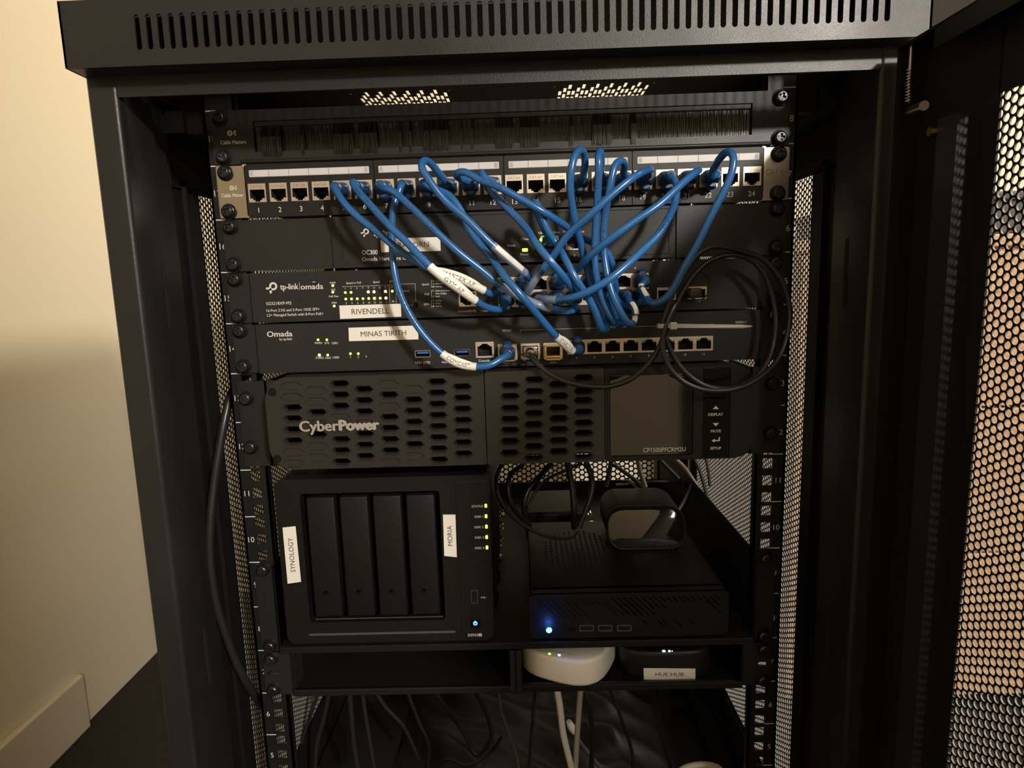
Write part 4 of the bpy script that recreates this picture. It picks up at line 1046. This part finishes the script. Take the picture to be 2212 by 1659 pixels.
# ================================================================== CABLES
def boot_mesh():
    b = MB()
    def sec(w, h, r, y, dz=0): return [(x, y, z+dz) for x, z in rrect(-w/2, w/2, -h/2, h/2, r, 5)]
    b.loft([sec(11.4, 8.2, 1.2, 3), sec(11.4, 8.4, 1.2, -.5), sec(13.0, 10.4, 2.6, -2), sec(13.4, 11.0, 3.2, -8), sec(12.6, 10.4, 3.6, -12), sec(9.6, 8.8, 4, -15.5), sec(8.0, 7.8, 3.8, -18), sec(7.6, 7.6, 3.7, -23), sec(6.6, 6.6, 3.2, -24)])
    b.loft([[(x, y, z) for x, z in rrect(-3.6, 3.6, -9.2, -3, 2.2, 5)] for y in (-1.5, -2.5)]+[[(x, y, z) for x, z in rrect(-3.9, 3.9, -10, -3, 2.6, 5)] for y in (-4, -9)]+[[(x, y, z) for x, z in rrect(-3.0, 3.0, -8, -3, 2.2, 5)] for y in (-12,)])
    for y in (-18.2, -20, -21.8): b.loft([[(x, y+d, z) for x, z in rrect(-k, k, -k, k, k*.95, 5)] for d, k in ((.45, 3.7), (.2, 4.15), (-.2, 4.15), (-.45, 3.7))])
    c = MB(); c.bbox(-5.8, 5.8, -1, 8, -3.9, 3.9, .3)
    return b, c
_b, _c = boot_mesh()
_bo = _b.build('strain_boot', M['navy'], smooth=True, loc=(0,0,0)); BMESH = _bo.data; bpy.data.objects.remove(_bo)
_bo = _b.build('strain_boot', M['blue'], smooth=True, loc=(0,0,0)); BMESH2 = _bo.data; bpy.data.objects.remove(_bo)
for me in (BMESH, BMESH2): me.transform(Matrix.Translation((0, 0, 0)))
def plug(parent, x, y, z, up, tilt=(0, 0)):
    o = bpy.data.objects.new('plug_boot', BMESH); col.objects.link(o); o.parent = parent
    o.location = wpos(x, y, z)-worigin(parent); o.rotation_euler = (tilt[0], PI if up else 0, tilt[1])
    return o
RC = 2.85
SPECS = []
def patch_cable(a, b, mids, label, sleeves=(), prints=(), group='blue patch cables'):
    """a and b are (x, face_y, z, latch_up); mids are surveyed points (px, py, depth)"""
    pts = []
    for e in (a, b):
        pts.append([(e[0], e[1]-19, e[2]), (e[0], e[1]-25, e[2])])
    P_ = pts[0]+[P(*m) for m in mids]+pts[1][::-1]
    SPECS.append((a, b, spline(P_, 2.2), label, sleeves, prints, group))
def relax_cables():
    """let crossing cables slide past one another instead of through one another"""
    paths = [np.array([tuple(p) for p in sp[2]]) for sp in SPECS]; lens = [len(p) for p in paths]
    A = np.vstack(paths); own = np.repeat(np.arange(len(paths)), lens); loc = np.concatenate([np.arange(n) for n in lens]); ln = np.repeat(lens, lens)
    free = np.clip(np.minimum(loc-3, ln-4-loc)/6.0, 0, 1); C0 = np.array([CX, CY, CZ]); need = 2*RC+.3
    for it in range(40):
        V = A-C0; dep = np.linalg.norm(V, axis=1); V /= dep[:, None]
        D = np.linalg.norm(A[:, None]-A[None], axis=2); near = (D < need) & ((own[:, None] != own[None]) | (np.abs(loc[:, None]-loc[None]) > 9))
        if not near.any(): break
        dd = dep[:, None]-dep[None]; lat = np.sqrt(np.maximum(D**2-dd**2, 0)); want = np.sqrt(np.maximum(need**2-lat**2, 0))
        sgn = np.where(dd >= 0, 1.0, -1.0); push = np.where(near, sgn*np.maximum(want-np.abs(dd), 0), 0)
        mv = (push.max(1)+push.min(1))*.5*free; out = mv.copy()
        for k, w in ((1, .9), (2, .75), (3, .55), (4, .35), (5, .2)):
            for sg in (1, -1):
                r = np.roll(mv, k*sg)*w; r[np.roll(own, k*sg) != own] = 0; out = np.where(np.abs(r) > np.abs(out), r, out)
        A = A+V*(out*free)[:, None]
        A[:, 1] = np.where(free > .5, np.minimum(A[:, 1], -12.5), A[:, 1])
    k = 0
    for sp, n in zip(SPECS, lens):
        q = A[k:k+n].copy(); k += n
        q[2:-2] = (q[:-4]+2*q[1:-3]+3*q[2:-2]+2*q[3:-1]+q[4:])/9
        yield sp, [Vector(tuple(p)) for p in q]
def build_cable(spec, path):
    a, b, _, label, sleeves, prints, group = spec
    t = thing('patch_cable', (a[0], a[1], a[2]), label, 'cable', group)
    tb = MB(); tube(tb, path, RC, 16); jk = tb.build('jacket', M['blue'], t, smooth=True)
    for e in (a, b): plug(t, e[0], e[1], e[2], e[3])
    for s_, st, h in prints:
        m = MB(); wraptext(m, path, s_, st*arclen(path)[-1], h, RC, w=None); m.build('jacket_print', M['cableprint'], jk)
    for sl in sleeves:
        kind, f0, f1 = sl[:3]; sp = subpath(path, f0, f1)
        if kind == 'clear':
            m = MB(); tube(m, sp, RC+.55, 16, cap=False, squash=1.12); m.build('clear_sleeve', M['clear'], t, smooth=True)
        elif kind == 'strip':
            m = MB(); n_ = len(sp); rows = []
            for i, p in enumerate(sp):
                T = (sp[min(i+1, n_-1)]-sp[max(i-1, 0)]).normalized(); up = Vector((0,-1,.1)); up = (up-T*up.dot(T)).normalized(); sd_ = up.cross(T)
                if sd_.z < 0: sd_ = -sd_
                rows.append([tuple(p+(up*math.cos(a_)+sd_*math.sin(a_))*(RC+.35)) for a_ in (-.35,0,.35,.7,1.05)]+[tuple(p+(up*math.cos(a_)+sd_*math.sin(a_))*(RC+.05)) for a_ in (1.05,.7,.35,0,-.35)])
            m.loft(rows); m.build('tape_label', M['label'], t, smooth=True, label='narrow grey-white tape strip')
        else:
            m = MB(); tube(m, sp, RC+.5, 16, squash=1.08, cap=False)
            # folded flag: the ends of the tape stand up from the cable
            n_ = len(sp); e1 = []; e2 = []
            for i, p in enumerate(sp):
                T = (sp[min(i+1, n_-1)]-sp[max(i-1, 0)]).normalized(); up = Vector((0,-1,.1)); up = (up-T*up.dot(T)).normalized(); sd_ = up.cross(T)
                if sd_.z < 0: sd_ = -sd_
                hgt = RC+.3+1.7*math.sin(min(1, max(0, (i/(n_-1)-.12)/.76))*PI)**.6
                e1.append(tuple(p+sd_*(RC*.6)-up*(-.4)+up*(RC*.7))); e2.append(tuple(p+sd_*hgt+up*1.2))
            o_ = [tuple(Vector(q)+Vector((0, .35, 0))) for q in e2]; i_ = [tuple(Vector(q)+Vector((0, .35, 0))) for q in e1]
            vs_ = e1+e2+o_+i_; fs = []
            for i in range(n_-1):
                fs += [(i, i+1, n_+i+1, n_+i), (n_+i, n_+i+1, 2*n_+i+1, 2*n_+i), (2*n_+i, 2*n_+i+1, 3*n_+i+1, 3*n_+i), (3*n_+i, 3*n_+i+1, i+1, i)]
            m.add(vs_, fs)
            so_ = m.build('tape_label', M['label'], t, smooth=True, label='white wrapped tape label')
            if len(sl) > 3:
                tm = MB(); L = arclen(sp)[-1]; w = min(L*.72, len(sl[3])*2.9)
                wraptext(tm, sp, sl[3], (L-w)/2, 2.9, RC+.75, w=w, roll=.12); tm.build('lettering', M['ink'], so_)
    return path
def pport(n): return (PX[n-1], -6.9, 731.0, False)
def sport(r, i): x, z = SWP[(r, i)]; return (x, -9, z, r == 'u')
rp = lambda n: (RTP[n][0], -9, RTP[n][1], True)

patch_cable(pport(5), sport('u', 0), [(733,424,-40),(753,450,-46),(779,474,-48),(817,503,-50),(863,541,-52),(913,573,-54),(950,588,-55),(990,602,-54),(1035,622,-50),(1066,636,-44)],
    'blue patch cable from port 5, ending in the upper of two curved white tape labels', [('tape', .60, .84, 'MASTER AP')], [('CM 24AWG', .3, 1.8)])
patch_cable(pport(6), sport('l', 0), [(761,392,-42),(772,412,-50),(792,434,-56),(840,487,-62),(880,525,-66),(913,560,-70),(949,594,-70),(985,620,-66),(1022,646,-58),(1052,664,-50),(1085,668,-42)],
    'blue patch cable from port 6, ending in the lower of two curved white tape labels', [('tape', .57, .80, 'GYM AP')], [('FR40SFH  TYPE CM  24AWG (UL)', .14, 1.9)])
patch_cable(pport(7), sport('l', 3), [(826,407,-44),(845,411,-50),(881,441,-54),(942,500,-56),(990,544,-56),(1040,583,-54),(1084,619,-54),(1125,642,-56),(1170,661,-56),(1212,672,-52),(1244,668,-44),(1240,654,-38)],
    'blue patch cable from port 7 sweeping low across the switch into a clear sleeve', [('clear', .62, .80)], [('UTP CAT.6 ROHS COMPLIANT', .15, 2.2)])
patch_cable(pport(8), (SFP[1][0], -13, SFP[1][1], True), [(862,418,-33),(851,440,-36),(847,480,-36),(847,522,-36),(851,579,-38),(865,637,-42),(896,697,-44),(940,750,-45),(985,784,-45),(1022,792,-45),(1056,790,-45),(1078,778,-42)],
    'lowest-hanging blue patch cable, from port 8, white tape label at its bottom bend', [('tape', .72, .86, 'COMCAST')], [('VERIFIED TIA/EIA-568B.2', .42, 2.0)])
patch_cable(pport(9), rp(4), [(932,406,-34),(968,420,-38),(994,452,-40),(1014,496,-42),(1040,532,-46),(1064,562,-54),(1095,603,-68),(1131,644,-70),(1162,681,-62),(1197,722,-52),(1222,746,-44),(1240,760,-38)],
    'blue patch cable running diagonally from port 9 to the router, white tape label', [('tape', .84, .955, 'STARLINK')])
patch_cable(pport(10), sport('u', 1), [(958,386,-38),(942,367,-46),(927,349,-54),(914,346,-60),(909,358,-64),(924,385,-66),(963,435,-66),(1003,469,-66),(1054,520,-66),(1091,553,-64),(1125,582,-58),(1148,604,-48),(1146,620,-40)],
    'blue patch cable looping up and to the left out of port 10', [('clear', .66, .84), ('strip', .68, .82)])
patch_cable(pport(11), sport('l', 8), [(990,384,-42),(984,376,-50),(1003,371,-56),(1034,388,-60),(1075,403,-62),(1125,430,-62),(1176,459,-60),(1225,490,-52),(1255,514,-42),(1282,524,-34),(1312,545,-30),(1324,576,-30),(1330,620,-30),(1345,658,-36),(1368,662,-40)],
    'blue patch cable from port 11 crossing to the right under the loops', [], [('ETL VERIFIED', .2, 2.0)])
patch_cable(pport(12), sport('l', 4), [(1046,384,-40),(1038,371,-46),(1050,388,-50),(1062,414,-50),(1095,449,-52),(1136,492,-58),(1156,524,-70),(1187,562,-78),(1220,601,-72),(1238,625,-62),(1246,644,-48)],
    'blue patch cable from port 12 falling steeply in front of its neighbours', [], [('LANCE UTP', .36, 2.0)])
patch_cable((RX[0][0], -6.3, 682.4, False), sport('u', 5), [(1178,500,-34),(1162,460,-42),(1154,438,-50),(1160,440,-57),(1170,466,-58),(1184,500,-56),(1202,526,-54),(1222,562,-68),(1245,605,-72),(1270,642,-66),(1289,680,-62),(1301,712,-58),(1312,708,-50),(1304,676,-42),(1290,645,-38),(1280,620,-36)],
    'blue patch cable from the controller reaching the lowest bend of the bundle', [], [('ROHS COMPLIANT', .74, 2.2)])
patch_cable(pport(16), sport('l', 6), [(1259,384,-38),(1264,356,-44),(1262,334,-50),(1253,323,-58),(1241,338,-64),(1234,368,-66),(1232,404,-64),(1240,466,-56),(1252,516,-48),(1263,560,-42),(1275,605,-40),(1292,650,-42),(1318,684,-46),(1332,690,-42),(1326,665,-36)],
    'blue patch cable with the tall narrow loop above port 16', [], [])
patch_cable(pport(17), sport('u', 6), [(1298,380,-36),(1299,348,-46),(1296,326,-56),(1293,340,-66),(1293,380,-66),(1289,454,-60),(1285,529,-56),(1286,580,-56),(1296,630,-54),(1314,674,-52),(1334,702,-48),(1346,694,-40),(1334,650,-34),(1312,615,-32)],
    'blue patch cable dropping straight down from the loop above port 17', [], [('VERIFIED', .24, 2.2), ('ETL', .14, 2.2)])
patch_cable(pport(18), sport('l', 7), [(1346,376,-38),(1350,358,-48),(1343,347,-56),(1329,356,-62),(1319,398,-64),(1309,454,-60),(1304,504,-58),(1305,548,-58),(1312,595,-60),(1323,636,-62),(1342,677,-62),(1358,701,-60),(1371,696,-54),(1371,668,-46),(1358,650,-38)],
    'blue patch cable from port 18 with a low hook beneath the switch ports', [('strip', .84, .93)], [('GREE CORD E177601 UL EIA', .30, 2.3)])
patch_cable(pport(19), sport('l', 1), [(1400,370,-42),(1405,366,-52),(1392,370,-64),(1370,382,-72),(1324,419,-76),(1275,464,-76),(1225,510,-68),(1197,550,-62),(1170,585,-58),(1152,610,-54),(1138,632,-44)],
    'blue patch cable from port 19 crossing far to the left in front of the loops', [('clear', .80, .92)], [])
patch_cable(pport(20), sport('l', 2), [(1447,386,-32),(1457,388,-38),(1462,404,-42),(1459,435,-46),(1449,461,-52),(1424,504,-66),(1387,542,-78),(1342,583,-86),(1307,610,-88),(1250,639,-84),(1210,647,-72),(1172,647,-56),(1160,645,-42)],
    'blue patch cable from port 20 sweeping down left into a clear grey sleeve', [('clear', .80, .93)], [('VERIFIED TIA/EIA-568-B.2', .16, 2.3)])
patch_cable(pport(21), sport('u', 3), [(1500,372,-42),(1510,367,-54),(1500,374,-64),(1473,397,-70),(1424,442,-76),(1374,476,-78),(1319,516,-78),(1275,552,-70),(1245,583,-54),(1220,602,-42)],
    'blue patch cable from port 21 running in a straight diagonal to the middle', [], [])
patch_cable(pport(22), sport('u', 8), [(1535,384,-34),(1543,362,-42),(1556,341,-52),(1571,327,-60),(1584,334,-66),(1584,357,-68),(1573,394,-68),(1536,466,-66),(1508,524,-64),(1474,585,-62),(1452,627,-60),(1430,650,-58),(1408,656,-54),(1394,640,-46),(1384,618,-38)],
    'blue patch cable with the large loop between ports 22 and 23 at far right', [('strip', .88, .95)], [])

for spec_, path_ in relax_cables(): build_cable(spec_, path_)

# coiled black twin-axial cable with its transceivers and the tie around it
tw_ = thing('fibre_cable', (21, -14, 591), 'thin black cable coiled in a large double loop at the right of the rack', 'cable')
c0 = SFP[2]
pts = [(c0[0], -24, c0[1]-.5), (c0[0]+.5, -31, c0[1]-3)]+[P(*q) for q in ((1160,785,-36),(1185,806,-40),(1222,824,-44),(1266,834,-46),(1314,835,-46),(1360,820,-46),(1397,790,-46),(1422,754,-46),(1434,726,-46),(1444,700,-46),(1460,660,-44),(1480,622,-42),(1504,588,-40),(1538,561,-38),(1580,551,-36),(1620,560,-34),(1650,592,-32),(1668,640,-30),(1676,690,-30),(1670,745,-32),(1656,785,-38),(1632,815,-44),(1600,834,-50),(1562,840,-50),(1520,832,-50),(1482,806,-50),(1455,770,-50),(1439,730,-50),(1432,705,-50),(1440,668,-50),(1458,622,-50),(1484,580,-48),(1512,545,-46),(1546,533,-42),(1596,541,-38),(1650,562,-34),(1690,612,-30),(1706,670,-28),(1700,725,-30),(1680,776,-36),(1650,808,-44),(1612,832,-50),(1570,843,-54),(1520,842,-54),(1478,826,-54),(1450,800,-54),(1434,765,-54),(1432,735,-54),(1440,700,-54),(1452,668,-48),(1466,648,-38),(1476,640,-28))]
path = spline(pts, 3); m = MB(); tube(m, path, 2.15, 12); m.build('jacket', M['black_cable'], tw_, smooth=True)
m = MB(); m.bbox(c0[0]-6, c0[0]+6, -16, 2, c0[1]-4.4, c0[1]+4.0, .8); m.lathe([(4.6,0),(4.6,-6),(3.2,-9),(2.4,-9)], c0[0], c0[1]-.4, -16, 18); m.build('transceiver', M['steel'], tw_, smooth=True)
m = MB(); rg = [(c0[0]-2+7.5*math.cos(a), -27-2.5*math.sin(a), c0[1]-3+3.4*math.sin(a)) for a in [2*PI*i/28 for i in range(29)]]; tube(m, rg, .8, 8); m.build('pull_ring', M['black_cable'], tw_, smooth=True)
sx_, sz_ = 160.0, 637.5
m = MB(); m.bbox(sx_-6, sx_+4, -26, 2, sz_-4.4, sz_+3.6, .8); m.build('transceiver', M['black_cable'], tw_, smooth=True)
m = MB(); a = P(1509, 618, -26); rg = [(a[0]+9.6*math.cos(t), -26+1.5*math.cos(t), a[2]+11.5*math.sin(t)) for t in [2*PI*i/32 for i in range(33)]]; tube(m, rg, .65, 8); m.build('pull_ring', M['black_cable'], tw_, smooth=True)
zt = thing('cable_tie', P(1440, 703, -50), 'milky white nylon tie holding the coiled black cable, its tail pointing right', 'cable tie')
a = P(1440, 703, -50); m = MB()
rg = [(a[0]+7.0*math.cos(t), -50+5.2*math.sin(t), a[2]+.15*math.cos(t)) for t in [2*PI*i/30 for i in range(31)]]
r1 = [[(p[0], p[1], p[2]-1.7), (p[0]*1+(.5*math.cos(2*PI*i/30)), p[1]+.5*math.sin(2*PI*i/30), p[2]-1.7), (p[0]+.5*math.cos(2*PI*i/30), p[1]+.5*math.sin(2*PI*i/30), p[2]+1.7), (p[0], p[1], p[2]+1.7)] for i, p in enumerate(rg)]
m.loft(r1, cap=False); m.build('band', M['nylon'], zt)
h_ = P(1454, 704, -55); m = MB(); m.bbox(h_[0]-2.6, h_[0]+2.8, -57.5, -52, h_[2]-2.9, h_[2]+2.9, .8); m.build('head', M['nylon'], zt)
e_ = P(1622, 704, -50); m = MB(); z_a, z_b = h_[2], e_[2]
m.loft([[(h_[0]+2, y, z_a-1.6), (h_[0]+2, y, z_a+1.6), (e_[0]-8, y+2, z_b+1.4), (e_[0], y+2, z_b+.4), (e_[0], y+2, z_b-.4), (e_[0]-8, y+2, z_b-1.4)] for y in (-55.5, -54.5)]); m.build('tail', M['nylon'], zt)

# thick black power lead hanging at the left
def lead(name, pts, r, m_, label, cat='cable', group=None, n=12):
    path = spline([p if len(p) == 3 and not isinstance(p, list) else p for p in pts], 4); mb = MB(); tube(mb, path, r, n)
    o = mb.build(name, M[m_], loc=tuple(path[0]), smooth=True); tagobj(o, label, cat, group); return o
lead('power_lead', [P(545,800,70),P(520,822,50),P(500,850,30),P(486,905,18),P(473,975,12),P(462,1050,8),P(455,1120,4),P(453,1185,2),P(458,1250,2),P(469,1310,4),P(486,1365,8),P(508,1425,14),P(530,1470,22),P(552,1505,40),P(570,1530,70)], 3.9, 'black_cable', 'thick black lead hanging down between the left post and the rack')
# leads behind the shelf
def PB(l): return [P(*q) for q in l]
lead('signal_lead', PB([(1085,1000,60),(1073,1030,50),(1075,1065,40),(1092,1100,40),(1125,1130,44),(1165,1152,48),(1205,1162,56),(1235,1160,66),(1243,1150,80)]), 2.0, 'black_cable', 'thin black lead curving down from the battery backup beside the storage unit', group='leads behind the shelf items')
lead('signal_lead', PB([(1130,1004,110),(1103,1025,100),(1097,1058,90),(1108,1095,90),(1126,1118,100),(1145,1135,120)]), 2.6, 'black_cable', 'black lead forming a narrow arch below the grille', group='leads behind the shelf items')
lead('signal_lead', PB([(1190,1002,150),(1165,1030,140),(1140,1060,130),(1132,1090,125),(1136,1130,130)]), 3.2, 'black_cable', 'thick black lead bending down to the left under the battery backup', group='leads behind the shelf items')
lead('signal_lead', PB([(1258,1000,170),(1218,1018,170),(1180,1036,165),(1156,1064,160),(1140,1100,150),(1134,1130,150)]), 1.8, 'black_cable', 'thin black lead rising gently to the right behind the shelf items', group='leads behind the shelf items')
lead('power_lead', PB([(1225,995,120),(1232,1030,115),(1238,1070,112),(1240,1110,110),(1240,1140,120)]), 3.4, 'black_cable', 'thick black lead dropping vertically behind the mini computer', group='leads behind the shelf items')
lead('power_lead', PB([(1266,998,140),(1278,1030,135),(1278,1060,130),(1268,1095,125),(1250,1140,120)]), 3.2, 'black_cable', 'thick black lead bowed to the right behind the mini computer', group='leads behind the shelf items')
lead('network_lead', PB([(1322,985,180),(1316,1020,185),(1309,1050,190)]), 2.8, 'grey_cable', 'grey lead standing upright just left of the small black box', group='leads behind the shelf items')
lead('network_lead', PB([(1325,1003,230),(1352,1022,220),(1378,1042,205),(1392,1056,190)]), 2.6, 'grey_cable', 'grey lead sloping down right to the back of the small black box', group='leads behind the shelf items')
lead('network_lead', PB([(1345,1040,240),(1360,1040,225),(1372,1050,205),(1380,1060,190)]), 2.4, 'grey_cable', 'short grey lead arching over the back of the small black box', group='leads behind the shelf items')
lead('network_lead', PB([(1376,985,190),(1384,1022,195),(1394,1052,195)]), 3.0, 'beige_cable', 'pale flat lead falling behind the small black box', group='leads behind the shelf items')
lead('network_lead', PB([(1418,985,250),(1440,1008,250),(1462,1030,250),(1478,1050,245)]), 2.6, 'grey_cable', 'dull grey lead slanting down right toward the shelf wall', group='leads behind the shelf items')
lead('network_lead', PB([(1450,985,260),(1476,1008,255),(1495,1035,250),(1512,1062,240)]), 3.0, 'beige_cable', 'brightest pale lead slanting down right toward the shelf wall', group='leads behind the shelf items')
lead('network_lead', PB([(1498,985,270),(1510,1012,265),(1520,1045,260),(1528,1075,255)]), 2.4, 'grey_cable', 'steep grey lead next to the right perforated side', group='leads behind the shelf items')
lead('network_lead', PB([(1524,985,280),(1530,1015,275),(1534,1050,270)]), 2.2, 'grey_cable', 'steepest thin grey lead at the right perforated side', group='leads behind the shelf items')
lead('network_lead', PB([(1495,1048,215),(1488,1064,200),(1474,1090,180),(1464,1105,170)]), 2.0, 'grey_cable', 'short glossy lead right of the small black box', group='leads behind the shelf items')
lead('network_lead', PB([(1330,1048,250),(1380,1043,255),(1440,1041,260),(1480,1045,262)]), 2.0, 'grey_cable', 'thin grey lead lying level behind the small black box', group='leads behind the shelf items')
# power brick and plastic bag at the rear of the shelf
pbk = thing('power_brick', (60, 300, SH), 'black power brick at the rear of the shelf behind the leads', 'power supply')
m = MB(); m.bbox(12, 84, 235, 330, SH, SH+36, 5, 3); m.build('case', M['plastic'], pbk, smooth=True)
m = MB(); m.bbox(40, 56, 228, 236, SH+12, SH+22, 1.5); m.build('cord_grip', M['black_cable'], pbk)
def crumple(name, x0, x1, y0, y1, z0, amp, seed, label, cat, nx=60, ny=46, tilt=0):
    rnd = random.Random(seed); W = [(rnd.uniform(.01, .05), rnd.uniform(.01, .05), rnd.uniform(0, 6.28), rnd.uniform(.3, 1)) for _ in range(14)]
    vs_ = []; fs = []
    for j in range(ny+1):
        for i in range(nx+1):
            x = x0+(x1-x0)*i/nx; y = y0+(y1-y0)*j/ny
            h = sum(a*(1-abs(math.sin(x*f+y*g+p))) for f, g, p, a in W)/4; e = min(1, 5*min(i/nx, 1-i/nx, j/ny, 1-j/ny)+.02)
            vs_.append((x, y, z0+1+e*(amp*h+tilt*(y-y0)/(y1-y0))))
    for j in range(ny):
        for i in range(nx): a = j*(nx+1)+i; fs.append((a, a+1, a+nx+2, a+nx+1))
    n0 = len(vs_); b_ = [(x, y, z0+.2) for x, y, z in vs_]; vs2 = vs_+b_; f2 = fs+[tuple(k+n0 for k in f[::-1]) for f in fs]
    edge = [i for i in range(nx)]+[nx+j*(nx+1) for j in range(ny)]+[(nx+1)*(ny+1)-1-i for i in range(nx)]+[(ny-j)*(nx+1) for j in range(ny)]
    for q in range(len(edge)): a, b2 = edge[q], edge[(q+1) % len(edge)]; f2.append((a, b2, b2+n0, a+n0))
    m = MB(); m.add(vs2, f2); o = m.build(name, M['bag'], smooth=True, angle=70, loc=((x0+x1)/2, (y0+y1)/2, z0)); return tagobj(o, label, cat)
crumple('plastic_bag', 14, 214, 190, 396, SH, 34, 3, 'glossy black plastic film heaped at the rear of the shelf', 'bag') if False else None
crumple('plastic_bag', -195, 215, 190, 500, -57, 34, 5, 'crumpled black plastic film spread over the cabinet floor', 'bag')
# leads hanging below the tray
def low(pts, r, m_, label, name='hanging_lead'): lead(name, PB(pts), r, m_, label, group='leads hanging below the tray')
low([(1078,1490,90),(1082,1530,92),(1098,1580,96),(1112,1620,100),(1122,1665,104),(1128,1720,110)], 1.4, 'grey_cable', 'thin grey lead hanging below the tray divider')
low([(1155,1490,120),(1152,1540,120),(1148,1590,124),(1142,1665,130)], 2.0, 'black_cable', 'thin black lead hanging left of the white lead')
low([(1203,1488,70),(1210,1530,72),(1216,1580,76),(1226,1625,80),(1240,1680,88),(1254,1740,96)], 3.6, 'white_cable', 'thick white lead hanging below the white hub')
low([(1254,1488,80),(1250,1540,82),(1246,1600,84),(1243,1665,88),(1243,1740,92)], 3.2, 'beige_cable', 'flat beige lead hanging below the white hub')
low([(1256,1490,110),(1270,1520,112),(1278,1570,116),(1279,1620,120),(1276,1690,126)], 3.0, 'black_cable', 'black lead hanging just right of the beige lead')
low([(1318,1490,100),(1334,1530,104),(1352,1580,110),(1364,1620,116),(1370,1690,120)], 2.0, 'black_cable', 'thin black lead hanging below the black hub')
low([(1455,1680,60),(1478,1660,58),(1510,1652,58),(1545,1656,60),(1575,1680,64)], 3.2, 'white_cable', 'white lead arching up at the bottom right of the rack')
low([(1232,1566,150),(1240,1580,152),(1252,1602,158),(1275,1632,164),(1300,1662,170)], 2.6, 'grey_cable', 'grey lead with white connector behind the beige lead')
cn = thing('white_connector', P(1236, 1572, 150), 'small white cable connector dangling behind the beige lead', 'connector')
a = P(1228, 1558, 149); b_ = P(1240, 1582, 151); m = MB(); tube(m, [a, (Vector(a)+Vector(b_))/2, b_], 4.4, 12, rfun=lambda t: 3.2+1.6*math.sin(t*PI)); m.build('shell', M['white'], cn, smooth=True)
rr_ = random.Random(11); names_ = ['far left', 'left edge', 'left side', 'near the left rail', 'left middle', 'centre left', 'before the centre', 'nearest the centre']
desc = ['dark lead slanting to the left rail under the tray', 'black lead hanging beside the left rail, slightly bowed', 'pair-thick black lead hanging straight at the left under the tray',
        'black lead bending right at the left under the tray', 'black lead swinging across the left half under the tray', 'black lead making a wide curve under the tray', 'dark lead crossing behind the wide curve under the tray', 'black lead hanging nearest to the tray divider']
curves_ = [[(690,1490,200),(665,1560,210),(640,1640,220),(620,1700,230)], [(712,1490,170),(700,1550,175),(684,1610,180),(680,1690,190)], [(755,1490,140),(760,1560,144),(766,1620,148),(780,1700,152)],
           [(782,1490,130),(790,1550,134),(800,1610,138),(815,1700,142)], [(808,1490,200),(835,1530,205),(872,1570,210),(905,1640,215)], [(935,1490,190),(965,1530,195),(1000,1580,200),(1030,1630,196),(1060,1600,190),(1050,1540,180),(1025,1492,170)],
           [(930,1660,240),(970,1640,235),(1010,1652,230),(1060,1625,230),(1085,1590,225)], [(878,1490,230),(905,1560,228),(926,1610,226),(915,1700,224)]]
for c_, d_, in zip(curves_, desc): low(c_, rr_.uniform(2.0, 3.2), 'black_cable', d_)
bpy.data.objects.remove(_to)
# glow of the mini computer's power button onto its own front
_l = bpy.data.lights.new('power_button_glow', 'POINT'); _l.energy = .012; _l.color = (.05, .2, 1); _l.shadow_soft_size = .002
_o = bpy.data.objects.new('power_button_glow', _l); col.objects.link(_o); _q = P(1186, 1361, MY-7); _o.location = wpos(*_q)
